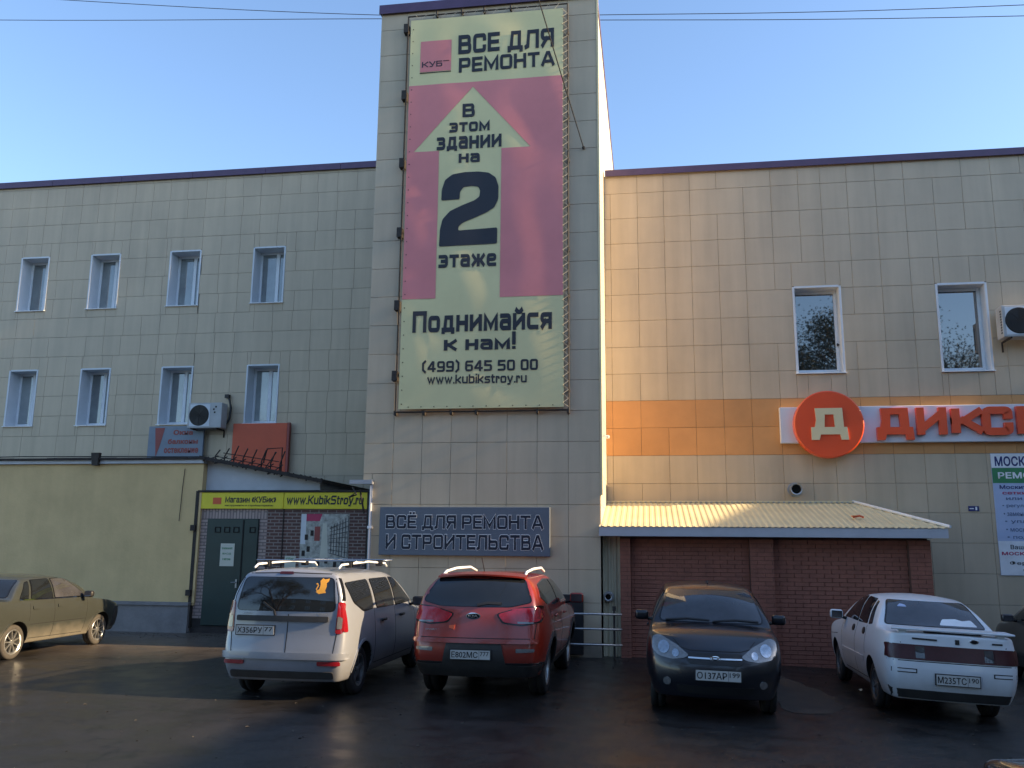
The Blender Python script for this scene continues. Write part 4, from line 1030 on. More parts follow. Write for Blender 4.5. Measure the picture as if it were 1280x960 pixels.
# ------------------------------------------------------------------ cars
def car_body(spec, paint, root):
    """box-modelled car: lower lattice (rows of z / half width / rear / front end) with the cabin as a second lattice on its belt row"""
    Sx = spec['S']; n = len(Sx) + 1; rows = spec['rows']; K = len(rows) - 1; ia, ib = spec['ia'], spec['ib']
    J = (0.0, .5, .84, 1.0); mult = [spec.get('mr', .86), spec.get('mr2', .965)] + [1.0] * (n - 3) + [spec.get('mf2', .965), spec.get('mf', .80)]
    bm = bmesh.new(); V = {}
    def zz(row, i): return row['z'][i] if isinstance(row['z'], (list, tuple)) else row['z']
    def base(i, k, j):
        r = rows[k]; u = J[j]; wd = r['w'] * mult[i] * (r.get('wm', [1] * (n + 1))[i])
        z = zz(r, i); y = Sx[i - 1] if 0 < i < n else (r['sr'] if i == 0 else r['sf'])
        if i == 0: y -= spec.get('br', .07) * (1 - u * u)
        if i == n: y += spec.get('bf', .10) * (1 - u * u)
        if i == 1: y = max(y, r['sr'] + .06) if y < r['sr'] + .06 else y
        if i == n - 1: y = min(y, r['sf'] - .08)
        if k == K and j < 3: z += spec.get('camber', .035) * (1 - u * u) * (1 if 0 < i < n else .6)
        return Vector((wd * u, y, z))
    bs = [base(i, K, 3).y for i in range(ia, ib + 1)]
    R = len(spec['cab'])
    def cabv(r, i, j):
        if r == 0: return base(i, K, j)
        c = spec['cab'][r - 1]; f = (bs[i - ia] - bs[0]) / (bs[-1] - bs[0]); y = c['sr'] + (c['sf'] - c['sr']) * f
        u = J[j]; wd = c['w'] * (c.get('mr', .93) if i == ia else (c.get('mf', .90) if i == ib else 1)); z = c['z']
        if isinstance(z, (list, tuple)): z = z[0] + (z[1] - z[0]) * f
        e = 1 - u * u
        if i == ia: y -= spec.get('cbr', .05) * e
        if i == ib: y += spec.get('cbf', .14) * e
        if r == R:
            z += spec.get('rc', .06) * e * (.55 if i in (ia, ib) else 1.0) - (spec.get('rdrop', .03) if i in (ia, ib) else 0)
        return Vector((wd * u, y, z))
    def vert(key, co, s):
        if abs(co.x) < 1e-6: s = 1
        k = (key, s)
        if k not in V: V[k] = bm.verts.new((co.x * s, co.y, co.z))
        return V[k]
    def lo(i, k, j, s): return vert(('L', i, k, j), base(i, k, j), s)
    def ca(r, i, j, s): return lo(i, K, j, s) if r == 0 else vert(('C', r, i, j), cabv(r, i, j), s)
    crl = bm.edges.layers.float.new('crease_edge')
    def face(a):
        a2 = []
        for v in a:
            if v not in a2: a2.append(v)
        if len(a2) > 2:
            try: bm.faces.new(a2)
            except ValueError: pass
    for s in (1, -1):
        for k in range(K):
            for i in range(n): face([lo(i, k, 3, s), lo(i + 1, k, 3, s), lo(i + 1, k + 1, 3, s), lo(i, k + 1, 3, s)])
            for j in range(3):
                face([lo(0, k, j, s), lo(0, k, j + 1, s), lo(0, k + 1, j + 1, s), lo(0, k + 1, j, s)])
                face([lo(n, k, j, s), lo(n, k, j + 1, s), lo(n, k + 1, j + 1, s), lo(n, k + 1, j, s)])
        for i in range(n):
            for j in range(3):
                face([lo(i, 0, j, s), lo(i + 1, 0, j, s), lo(i + 1, 0, j + 1, s), lo(i, 0, j + 1, s)])
                if not (ia <= i < ib): face([lo(i, K, j, s), lo(i + 1, K, j, s), lo(i + 1, K, j + 1, s), lo(i, K, j + 1, s)])
        for r in range(R):
            for i in range(ia, ib): face([ca(r, i, 3, s), ca(r, i + 1, 3, s), ca(r + 1, i + 1, 3, s), ca(r + 1, i, 3, s)])
            for j in range(3):
                face([ca(r, ia, j, s), ca(r, ia, j + 1, s), ca(r + 1, ia, j + 1, s), ca(r + 1, ia, j, s)])
                face([ca(r, ib, j, s), ca(r, ib, j + 1, s), ca(r + 1, ib, j + 1, s), ca(r + 1, ib, j, s)])
        for i in range(ia, ib):
            for j in range(3): face([ca(R, i, j, s), ca(R, i + 1, j, s), ca(R, i + 1, j + 1, s), ca(R, i, j + 1, s)])
    def crease(a, b, v):
        e = bm.edges.get((a, b))
        if e: e[crl] = v
    for s in (1, -1):
        for i in range(n):
            crease(lo(i, 0, 3, s), lo(i + 1, 0, 3, s), .6); crease(lo(i, K, 3, s), lo(i + 1, K, 3, s), spec.get('cbelt', .35))
        for i in range(ia, ib): crease(ca(R, i, 3, s), ca(R, i + 1, 3, s), .25)
        for r in range(R):
            crease(ca(r, ib, 3, s), ca(r + 1, ib, 3, s), .55); crease(ca(r, ia, 3, s), ca(r + 1, ia, 3, s), .45)
        for j in range(3):
            crease(lo(0, K, j, s), lo(0, K, j + 1, s), spec.get('cdeck', .4)); crease(lo(ib, K, j, s), lo(ib, K, j + 1, s), .4); crease(lo(ia, K, j, s), lo(ia, K, j + 1, s), .3)
            crease(ca(R, ia, j, s), ca(R, ia, j + 1, s), .35)
            crease(lo(0, 0, j, s), lo(0, 0, j + 1, s), .5); crease(lo(n, 0, j, s), lo(n, 0, j + 1, s), .5)
    bmesh.ops.recalc_face_normals(bm, faces=bm.faces)
    me = bpy.data.meshes.new('body'); bm.to_mesh(me); bm.free(); me.materials.append(paint)
    for p in me.polygons: p.use_smooth = True
    o = bpy.data.objects.new('body', me); COL.objects.link(o)
    md = o.modifiers.new('s', 'SUBSURF'); md.levels = 3; md.render_levels = 3
    dg = bpy.context.evaluated_depsgraph_get(); me2 = bpy.data.meshes.new_from_object(o.evaluated_get(dg))
    bvh = BVHTree.FromPolygons([v.co.copy() for v in me2.vertices], [tuple(p.vertices) for p in me2.polygons])
    bpy.data.objects.remove(o)
    o = bpy.data.objects.new('body', me2); COL.objects.link(o)
    # wheel wells
    cut = MB(); ra = spec['rw'] + spec.get('arch', .055)
    for y in (spec['ya'], spec['yf']):
        for s in (1, -1):
            cut.lathe([(0, 0), (ra, 0), (ra, .6), (0, .6)], (s * (spec['track'] - .16), y, spec['rw'] + .01), (s, 0, 0), 40)
    co = cut.build('cut', M['well'])
    bm = bmesh.new(); bm.from_mesh(co.data); bmesh.ops.remove_doubles(bm, verts=bm.verts, dist=1e-5); bmesh.ops.recalc_face_normals(bm, faces=bm.faces); bm.to_mesh(co.data); bm.free()
    md = o.modifiers.new('b', 'BOOLEAN'); md.operation = 'DIFFERENCE'; md.object = co; md.solver = 'EXACT'
    try: md.material_mode = 'TRANSFER'
    except Exception: pass
    dg = bpy.context.evaluated_depsgraph_get(); me3 = bpy.data.meshes.new_from_object(o.evaluated_get(dg))
    bpy.data.objects.remove(o); bpy.data.objects.remove(co)
    for p in me3.polygons: p.use_smooth = True
    bm = bmesh.new(); bm.from_mesh(me3)
    for e in bm.edges:
        if len(e.link_faces) == 2 and (e.link_faces[0].material_index != e.link_faces[1].material_index): e.smooth = False
    bm.to_mesh(me3); bm.free()
    me3.name = 'body'
    o = bpy.data.objects.new('body', me3); COL.objects.link(o); o.parent = root
    return o, bvh

class Car:
    def __init__(s, name, label, cat, loc, rz, spec, paint, roll=0.0, group='cars parked in front of the building'):
        s.root = thing(name, label, cat, loc, rz, group, ry=roll); s.spec = spec; s.paint = paint
        s.body, s.bvh = car_body(spec, paint, s.root)
    def cast(s, axis, side, p):
        a, b = p
        if axis == 'x': o = Vector((side * 3, a, b)); d = Vector((-side, 0, 0))
        elif axis == 'y': o = Vector((a, side * 5, b)); d = Vector((0, -side, 0))
        else: o = Vector((a, b, 3)); d = Vector((0, 0, -1))
        h = s.bvh.ray_cast(o, d)
        if h[0] is None:
            q = o + d * (3 - .8 if axis == 'x' else (5 - 2.0 if axis == 'y' else 1.6))
            h = s.bvh.find_nearest(q)
        nn = h[1]
        if nn.dot(d) > 0: nn = -nn
        return h[0], nn, d
    def patch(s, name, poly, axis, side, m, off=.004, step=.07, parent=None, r=0.0, skirt=.008, smooth=True):
        if r: poly = rounded(poly, r)
        poly = densify(poly, step)
        pts, tris = cdt(poly, step)
        vs = []
        for p in pts:
            h, nn, d = s.cast(axis, side, p); vs.append(h + nn * off)
        nb = len(poly); b = MB(); b.add(vs, tris)
        # edge skirt
        sk = []
        for i in range(nb):
            h, nn, d = s.cast(axis, side, pts[i]); sk.append(h - nn * skirt)
        base = len(vs); allv = vs + sk
        b = MB(); b.add(allv, list(tris) + [(i, (i + 1) % nb, base + (i + 1) % nb, base + i) for i in range(nb)])
        o = b.build(name, m, parent or s.root, smooth=smooth)
        if smooth:
            for e in o.data.edges:
                pass
            bm = bmesh.new(); bm.from_mesh(o.data)
            for e in bm.edges:
                if len(e.link_faces) == 2 and e.calc_face_angle(0) > .9: e.smooth = False
            bm.to_mesh(o.data); bm.free()
        return o
    def both(s, name, poly, m, **k):
        return [s.patch(name, poly, 'x', sd, m, **k) for sd in (1, -1)]
    def strip(s, name, pl, wd, axis, side, m, off=.003, parent=None, closed=False, step=.06):
        pts = [Vector(p) for p in pl]
        if closed: pts.append(pts[0])
        dn = []
        for i in range(len(pts) - 1):
            a, b_ = pts[i], pts[i + 1]; k = max(1, int((b_ - a).length / step))
            for t in range(k): dn.append(a.lerp(b_, t / k))
        dn.append(pts[-1]); vs = []; fs = []
        for i, p in enumerate(dn):
            d = (dn[min(i + 1, len(dn) - 1)] - dn[max(0, i - 1)]).normalized(); nrm = Vector((-d.y, d.x)) * wd / 2
            for q in (p + nrm, p - nrm):
                h, nn, dd = s.cast(axis, side, q); vs.append(h + nn * off); vs.append(h - nn * .006)
        for i in range(len(dn) - 1):
            a = i * 4; c = a + 4
            fs += [(a, a + 2, c + 2, c), (a, c, c + 1, a + 1), (a + 2, a + 3, c + 3, c + 2)]
        b = MB(); b.add(vs, fs); return b.build(name, m, parent or s.root)
    def gaps(s, lines, axis, side, wd=.009):
        vsall = MB()
        o = None
        for pl in lines:
            t = s.strip('panel_gap', pl, wd, axis, side, M['gap'], off=.0015)
            me = t.data; vsall.add([tuple(v.co) for v in me.vertices], [tuple(p.vertices) for p in me.polygons]); bpy.data.objects.remove(t)
        return vsall.build('panel_gap', M['gap'], s.root)
    def window(s, poly, axis, side, m=None, r=.05, name='window', frame=.018, chrome=None):
        m = m or M['glass']
        c = Vector((sum(p[0] for p in poly) / len(poly), sum(p[1] for p in poly) / len(poly)))
        big = []
        for p in poly:
            v = Vector(p) - c; big.append(tuple(c + v * (1 + frame / max(.1, v.length) * 1.4)))
        sname = name + '_seal'
        f = s.patch(sname, big, axis, side, chrome or M['blackgloss'], off=.003, r=r + .01)
        g = s.patch('glass', poly, axis, side, m, off=.0065, r=r, parent=f)
        f.name = name
        return f
    def wheel(s, x, y, sd, rw, tw, rimr, spokes, alloy, tyre, paired=False, hub=None, style='spoke', z=None):
        z = rw if z is None else z
        o = Vector((x, y, z)); ax = Vector((sd, 0, 0)); h = tw / 2
        b = MB(); b.lathe([(rimr, -h * .9), (rw - .03, -h), (rw - .008, -h * .85), (rw, -h * .55), (rw, -.012), (rw - .008, -.008), (rw - .008, .008), (rw, .012), (rw, h * .55), (rw - .008, h * .85), (rw - .03, h), (rimr + .015, h * .96), (rimr, h * .85)], o, ax, 44, closed=True)
        t = b.build('wheel', tyre, s.root, smooth=True)
        b = MB(); b.lathe([(0, h * .25), (rimr * .98, h * .25), (rimr * .98, -h * .8)], o, ax, 36); b.build('brake_shadow', M['well'], t)
        b = MB(); b.lathe([(rimr * .90, h * .5), (rimr * .93, h * .86), (rimr + .004, h * .98), (rimr + .012, h * .9), (rimr, h * .2), (rimr * .9, h * .2)], o, ax, 44, closed=True)
        a1 = Vector((0, 1, 0)); a2 = Vector((0, 0, 1))
        for k in range(spokes):
            for off in ((-.14, .14) if paired else (0,)):
                t0 = 2 * pi * k / spokes + .3; t1 = t0 + off * .9
                p0 = (a1 * cos(t0) + a2 * sin(t0)) * rimr * .16; p1 = (a1 * cos(t1) + a2 * sin(t1)) * rimr * .93
                wd = .038 if not paired else .024
                if spokes > 8: wd = .02
                d = (p1 - p0); L_ = d.length; d.normalize(); nrm = ax.cross(d)
                Mx = Matrix((d, nrm, ax)).transposed()
                b.obox(o + (p0 + p1) / 2 + ax * h * .62, (L_, wd * rimr / .2, h * .3), Mx)
        b.lathe([(0, h * .86), (rimr * .2, h * .82), (rimr * .24, h * .6), (rimr * .24, h * .3)], o, ax, 20)
        b.build('rim', alloy, t)
    def wheels(s, rimr=.2, spokes=5, alloy=None, tyre=None, tw=.2, paired=False):
        sp = s.spec
        for y in (sp['ya'], sp['yf']):
            for sd in (1, -1): s.wheel(sd * (sp['track'] - tw / 2 + .01), y, sd, sp['rw'], tw, rimr, spokes, alloy or M['alloy'], tyre or M['tyre'], paired)
    def mirror(s, x, y, z, sd, m, w=.20, h=.14, facing=-1):
        b = MB(); c = Vector((sd * x, y, z)); Mx = Matrix.Identity(3)
        b.obox(c, (w, .11, h), Mx); o = b.build('side_mirror', m, s.root, smooth=True, bevel=.048, seg=4)
        b = MB(); b.obox(c + Vector((0, facing * .056 * -1 if facing > 0 else -.0565, 0)), (w * .8, .004, h * .74), Mx); b.build('mirror_glass', M['glass_light'], o)
        b = MB(); b.tube([(sd * (x - w * .45), y, z - h * .3), (sd * (x - w * .5 - .07), y + .02, z - h * .45)], .022, 8); b.build('mirror_arm', M['black'], o)
    def plate(s, x, z, y, sgn, txt, w=.52, h=.112, rz_=0):
        """number plate; sgn -1 faces rearwards (-y)"""
        b = MB(); b.box(x - w / 2 - .012, x + w / 2 + .012, y - .008, y + .012, z - h / 2 - .010, z + h / 2 + .010)
        t = b.build('number_plate', M['black'], s.root)
        b = MB(); b.box(x - w / 2, x + w / 2, y - .0115, y - .0085, z - h / 2, z + h / 2); b.box(x + w / 2 - .145, x + w / 2 - .141, y - .0125, y - .0118, z - h / 2, z + h / 2, 1); b.build('plate_face', [M['plate'], M['plateink']], t)
        a, c = txt
        text('plate_number', a, x - w / 2 + .015, x + w / 2 - .16, z - h * .34, z + h * .34, y - .0135, M['plateink'], t, bold=.012)
        text('plate_region', c, x + w / 2 - .13, x + w / 2 - .015, z - h * .12, z + h * .36, y - .0135, M['plateink'], t, bold=.008)
        if sgn > 0:
            for o in (t,) + tuple(t.children):
                for v in o.data.vertices: v.co = Vector((2 * x - v.co.x, 2 * y - v.co.y, v.co.z))
                o.data.flip_normals() if False else None
        return t
    def surf_y(s, x, z, side): return s.cast('y', side, (x, z))[0].y
    def oval(s, x, z, side, w, h, txt=None):
        y = s.surf_y(x, z, side)
        b = MB(); pts = []; n = 28
        vs = []
        for k in range(n):
            t = 2 * pi * k / n
            vs += [(x + w / 2 * cos(t), y + side * .012, z + h / 2 * sin(t)), (x + w * .42 * cos(t), y + side * .014, z + h * .38 * sin(t)), (x + w / 2 * cos(t), y - side * .01, z + h / 2 * sin(t))]
        fs = []
        for k in range(n):
            a = 3 * k; c = 3 * ((k + 1) % n); fs += [(a, c, c + 1, a + 1), (a, a + 2, c + 2, c)]
        b.add(vs, fs); o = b.build('badge', M['chrome'], s.root)
        b = MB(); b.add([(v[0], y + side * .009, v[2]) for v in vs[1::3]], [tuple(range(n))]); b.build('badge_ground', M['blackgloss'], o)
        if txt:
            t = text('badge_lettering', txt, x - w * .32, x + w * .32, z - h * .22, z + h * .22, y - .016, M['chrome'], o, bold=.03)
            if side > 0:
                for v in t.data.vertices: v.co = Vector((2 * x - v.co.x, 2 * y - v.co.y, v.co.z))
        return o

# --- silver high-roofed estate -------------------------------------------------
sp = dict(S=[-2.10, -1.75, -1.45, -.75, 0, .62, 1.12, 1.6, 2.02], ia=0, ib=7, rw=.315, ya=-1.45, yf=1.455, track=.80, mr=.90, mr2=.975,
          rows=[dict(z=.24, w=.79, sr=-2.12, sf=2.10), dict(z=.42, w=.86, sr=-2.20, sf=2.2), dict(z=.62, w=.872, sr=-2.19, sf=2.21), dict(z=.80, w=.868, sr=-2.145, sf=2.16),
                dict(z=[1.06, 1.06, 1.06, 1.05, 1.03, 1.02, 1.01, 1.0, .97, .90, .80], w=.845, sr=-2.13, sf=2.05)],
          cab=[dict(z=1.36, w=.775, sr=-2.09, sf=.80, mr=.94), dict(z=[1.60, 1.56], w=.66, sr=-2.02, sf=.42, mr=.93)], rc=.075, camber=.05, br=.05, bf=.12, cbr=.05, cbelt=.15)
c = Car('silver_estate_car', 'pale silver estate car with roof bars and an orange cat sticker', 'car', (-4.72, 13.42, 0), radians(-.5), sp, M['p_silver'])
c.wheels(.20, 5, M['alloy_dark'], tw=.19)
g = c.window([(-.60, 1.54), (.60, 1.54), (.67, 1.12), (-.67, 1.12)], 'y', -1, r=.07, name='rear_window')
c.patch('cat_sticker', [(.40, 1.36), (.44, 1.40), (.45, 1.45), (.44, 1.50), (.47, 1.535), (.50, 1.52), (.555, 1.53), (.55, 1.50), (.525, 1.475), (.53, 1.43), (.515, 1.38), (.53, 1.35), (.49, 1.345), (.44, 1.335)], 'y', -1, mat('orange_sticker', (.75, .36, .04), .5), off=.010, step=.05)
c.strip('cat_tail', [(.415, 1.37), (.40, 1.40), (.42, 1.44), (.405, 1.47), (.39, 1.46)], .012, 'y', -1, bpy.data.materials['orange_sticker'], off=.010, step=.02)
for sd in (1, -1):
    t = c.patch('taillight', [(sd * .70, .84), (sd * .79, .84), (sd * .80, 1.0), (sd * .78, 1.23), (sd * .715, 1.24)], 'y', -1, M['tail'], off=.012, r=.03, step=.04)
    c.patch('reverse_lens', [(sd * .715, .90), (sd * .775, .90), (sd * .775, 1.04), (sd * .72, 1.06)], 'y', -1, M['lens'], off=.017, r=.02, step=.04, parent=t)
    c.patch('side_lens', [(-2.115, .86), (-2.045, .86), (-2.05, 1.0), (-2.07, 1.22), (-2.105, 1.22)], 'x', sd, M['tail'], off=.010, r=.02, step=.04, parent=t)
    c.patch('pillar_trim', [(-2.085, 1.25), (-2.03, 1.25), (-1.96, 1.53), (-2.00, 1.54)], 'x', sd, M['blackgloss'], off=.008, step=.04)
c.patch('brake_lamp', [(-.14, 1.585), (.06, 1.585), (.05, 1.615), (-.13, 1.615)], 'y', -1, M['tail_dark'], off=.008, r=.01, step=.05)
c.patch('door_trim', [(-.66, .985), (.60, .985), (.60, 1.055), (-.66, 1.055)], 'y', -1, M['plastic'], off=.022, r=.02)
c.gaps([[(-.70, .58), (-.74, .95), (-.72, 1.3), (-.62, 1.59), (0, 1.605), (.62, 1.59), (.71, 1.3), (.73, .95), (.69, .58), (0, .57), (-.70, .58)], [(.06, .58), (.06, 1.08)], [(.03, 1.585), (.03, 1.66)]], 'y', -1, .012)
c.patch('bumper_step', [(-.84, .52), (.84, .52), (.84, .60), (-.84, .60)], 'y', -1, c.paint, off=.035, r=.03)
c.patch('bumper_lower', [(-.70, .28), (.70, .28), (.70, .37), (-.70, .37)], 'y', -1, M['plastic'], off=.012, r=.03)  # black strip paints in the shade under the body-coloured bumper
for sd in (1, -1): c.patch('rear_reflector', [(sd * .50, .45), (sd * .78, .45), (sd * .78, .50), (sd * .50, .50)], 'y', -1, M['tail'], off=.022, r=.015, step=.05)
c.strip('wiper', [(-.12, 1.06), (-.14, 1.12), (-.30, 1.22)], .022, 'y', -1, M['black'], off=.028)
c.plate(-.38, .87, c.surf_y(-.38, .87, -1) - .014, -1, ('Х356РУ', '77'))
for sd in (1, -1):
    c.window([(-1.93, 1.47), (-1.02, 1.49), (-1.02, 1.10), (-1.45, 1.10), (-1.78, 1.22)], 'x', sd, r=.06, name='quarter_window')
    c.window([(-.90, 1.49), (-.05, 1.49), (-.03, 1.09), (-.86, 1.10)], 'x', sd, r=.05, name='rear_side_window')
    c.window([(.04, 1.49), (.40, 1.46), (.98, 1.10), (.06, 1.09)], 'x', sd, r=.05, name='front_side_window')
    for (y, z) in ((-.66, .92), (.26, .93)):
        b = MB(); c_ = c.cast('x', sd, (y, z))[0]; b.tube([c_ + Vector((sd * .03, -.09, 0)), c_ + Vector((sd * .035, .09, 0))], .02, 8); b.build('door_handle', M['black'], c.root, smooth=True)
    c.gaps([[(-.98, .36), (-.99, .9), (-.96, 1.5)], [(0.0, .34), (0, 1.5)], [(1.05, .45), (1.1, .9), (1.02, 1.09)], [(-.95, .35), (1.0, .35)]], 'x', sd)
    c.mirror(.98, .88, 1.10, sd, M['black'])
    c.strip('arch_lip', [(-1.45 + .385 * cos(a), .325 + .385 * sin(a)) for a in [pi * i / 16 for i in range(17)]], .03, 'x', sd, c.paint, off=.012)
    b = MB(); b.tube([(sd * .60, -1.85, 1.66), (sd * .60, -1.75, 1.705), (sd * .59, -.6, 1.735), (sd * .58, .25, 1.70), (sd * .58, .35, 1.65)], .015, 8); b.build('roof_rail', M['white'], c.root, smooth=True)
for y in (-1.45, -.1): 
    b = MB(); b.box(-.76, .82, y - .03, y + .03, 1.745, 1.765); b.build('roof_bar', M['chrome'], c.root, bevel=.006)
    for sd in (1, -1): MB().box(sd * .60 - .05, sd * .60 + .05, y - .045, y + .045, 1.66, 1.745).build('bar_foot', M['black'], c.root, bevel=.02, seg=2)
c.window([(-.62, 1.10), (.62, 1.10), (.52, 1.46), (-.52, 1.46)], 'y', 1, r=.06, name='windscreen')
text('model_lettering', 'LADA', -.58, -.44, 1.075, 1.09, c.surf_y(-.5, 1.08, -1) - .006, M['steel'], c.root); text('model_lettering', 'LARGUS', .38, .58, 1.075, 1.09, c.surf_y(.5, 1.08, -1) - .006, M['steel'], c.root)

# --- burnt orange SUV ------------------------------------------------------------
sp = dict(S=[-2.06, -1.68, -1.30, -.70, 0, .65, 1.18, 1.62, 2.02], ia=0, ib=7, rw=.36, ya=-1.32, yf=1.32, track=.83, mr=.86, mr2=.955,
          rows=[dict(z=.30, w=.80, sr=-2.06, sf=2.0), dict(z=.46, w=.885, sr=-2.20, sf=2.14), dict(z=.66, w=.915, sr=-2.24, sf=2.18), dict(z=.88, w=.925, sr=-2.17, sf=2.16),
                dict(z=[1.20, 1.19, 1.18, 1.15, 1.11, 1.09, 1.07, 1.06, 1.04, .99, .88], w=.86, sr=-2.10, sf=2.02)],
          cab=[dict(z=1.40, w=.765, sr=-1.97, sf=.90, mr=.93), dict(z=[1.555, 1.55], w=.635, sr=-1.80, sf=.45, mr=.93)], rc=.06, camber=.05, br=.09, bf=.14, cbr=.10, cbelt=.25)
c = Car('orange_suv', 'burnt orange compact SUV with pale roof rails, seen from behind, plate ends 777', 'car', (-2.24, 13.85, 0), radians(-1.0), sp, M['p_orange'])
c.wheels(.235, 5, M['alloy'], tw=.22, paired=True)
c.window([(-.58, 1.535), (.58, 1.535), (.72, 1.25), (.45, 1.195), (-.45, 1.195), (-.72, 1.25)], 'y', -1, r=.05, name='rear_window')
b = MB(); vs = []; n = 16
for i in range(n + 1):
    x = -.60 + 1.20 * i / n; u = 1 - (x / .62) ** 2; ye = -1.84 - .10 * u; ze = 1.545 + .035 * u
    vs += [(x, ye, ze), (x, ye, ze + .022), (x, ye + .24, ze + .052), (x, ye + .24, ze + .015)]
fs = []
for i in range(n):
    a_ = 4 * i; fs += [(a_, a_ + 4, a_ + 5, a_ + 1), (a_ + 1, a_ + 5, a_ + 6, a_ + 2), (a_ + 3, a_ + 7, a_ + 4, a_)]
fs += [(0, 1, 2, 3), (4 * n + 3, 4 * n + 2, 4 * n + 1, 4 * n)]
b.add(vs, fs); b.build('spoiler', c.paint, c.root, smooth=False)
for sd in (1, -1):
    c.patch('lamp_seal', [(sd * .275, 1.105), (sd * .55, 1.185), (sd * .84, 1.21), (sd * .86, 1.0), (sd * .62, .955), (sd * .36, .985)], 'y', -1, M['blackgloss'], off=.006, r=.04, step=.05)
    t = c.patch('taillight', [(sd * .30, 1.10), (sd * .55, 1.17), (sd * .82, 1.19), (sd * .84, 1.02), (sd * .62, .975), (sd * .38, 1.0)], 'y', -1, M['tail_bright'], off=.012, r=.04, step=.05)
    c.patch('side_lens', [(-2.16, 1.02), (-1.86, 1.06), (-1.80, 1.16), (-2.16, 1.18)], 'x', sd, M['tail'], off=.010, r=.03, step=.05, parent=t)
    c.patch('reverse_lens', [(sd * .56, .985), (sd * .76, .985), (sd * .76, 1.005), (sd * .56, 1.01)], 'y', -1, M['lens'], off=.016, step=.04, parent=t)
    c.patch('rear_reflector', [(sd * .55, .63), (sd * .78, .64), (sd * .78, .68), (sd * .55, .68)], 'y', -1, M['lens'], off=.010, r=.015, step=.05)
    c.patch('exhaust_trim', [(sd * .28, .50), (sd * .86, .50), (sd * .88, .40), (sd * .30, .38)], 'y', -1, M['black'], off=.010, r=.03)
c.patch('bumper_lower', [(-.86, .32), (.86, .32), (.90, .47), (.42, .47), (.36, .74), (-.36, .74), (-.42, .47), (-.90, .47)], 'y', -1, M['plastic'], off=.016, r=.03, step=.05)
c.patch('bumper_ledge', [(-.80, .735), (.80, .735), (.82, .79), (-.82, .79)], 'y', -1, c.paint, off=.035, r=.025)
c.gaps([[(-.78, .80), (-.80, 1.0)], [(-.83, 1.19), (-.74, 1.33)], [(.78, .80), (.80, 1.0)], [(-.78, .80), (.78, .80)], [(.56, .985), (.56, 1.17)], [(-.56, .985), (-.56, 1.17)]], 'y', -1, .010)
c.strip('wiper', [(.02, 1.21), (.16, 1.235), (.34, 1.23)], .03, 'y', -1, M['black'], off=.02)
c.plate(-.03, .60, c.surf_y(0, .60, -1) - .026, -1, ('Е802МС', '777'))
c.oval(-.02, 1.075, -1, .20, .085, 'KIA')
text('model_lettering', 'SPORTAGE', -.66, -.40, .885, .905, c.surf_y(-.53, .9, -1) - .006, M['chrome'], c.root)
c.patch('rear_sticker', [(-.34, .95), (-.26, .96), (-.27, .90), (-.34, .92)], 'y', -1, M['signred'], off=.006, step=.05)
c.patch('roof_aerial_base', [(-.03, -1.62), (.03, -1.62), (.03, -1.55), (-.03, -1.55)], 'z', 1, M['black'], off=.012)
b = MB(); b.tube([(0, -1.6, 1.60), (-.02, -1.72, 1.82)], .006, 5); b.build('aerial', M['black'], c.root)
for sd in (1, -1):
    c.window([(-1.78, 1.30), (-1.50, 1.46), (-.62, 1.50), (.30, 1.48), (.95, 1.17), (-.6, 1.165), (-1.45, 1.20)], 'x', sd, r=.05, name='side_windows', chrome=M['chrome'], frame=.012)
    for (y, z) in ((-.95, 1.02), (.12, 1.0)):
        b = MB(); c_ = c.cast('x', sd, (y, z))[0]; b.tube([c_ + Vector((sd * .03, -.09, 0)), c_ + Vector((sd * .035, .09, 0))], .018, 8); b.build('door_handle', M['p_orange'], c.root, smooth=True)
    c.gaps([[(-1.02, .55), (-1.18, .9), (-1.30, 1.18)], [(-.22, .36), (-.20, 1.16)], [(.86, .40), (.92, .8), (.86, 1.14)], [(-.98, .45), (.86, .42)]], 'x', sd)
    c.strip('pillar', [(-.20, 1.16), (-.26, 1.49)], .05, 'x', sd, M['blackgloss'], off=.012)
    c.strip('arch_cladding', [(-1.32 + .43 * cos(a), .37 + .43 * sin(a)) for a in [pi * i / 16 for i in range(17)]], .07, 'x', sd, M['plastic'], off=.018)
    c.strip('arch_cladding', [(1.32 + .43 * cos(a), .37 + .43 * sin(a)) for a in [pi * i / 16 for i in range(17)]], .07, 'x', sd, M['plastic'], off=.018)
    c.strip('sill_cladding', [(-.95, .37), (.95, .37)], .13, 'x', sd, M['plastic'], off=.010)
    c.mirror(1.03, .86, 1.17, sd, M['p_orange'], w=.22, h=.16)
    b = MB(); b.tube([(sd * .575, -1.66, 1.575), (sd * .57, -1.5, 1.625), (sd * .57, -.9, 1.655), (sd * .56, 0, 1.655), (sd * .55, .42, 1.59)], .019, 8); b.build('roof_rail', M['white'], c.root, smooth=True)
c.window([(-.64, 1.14), (.64, 1.14), (.52, 1.46), (-.52, 1.46)], 'y', 1, r=.06, name='windscreen')

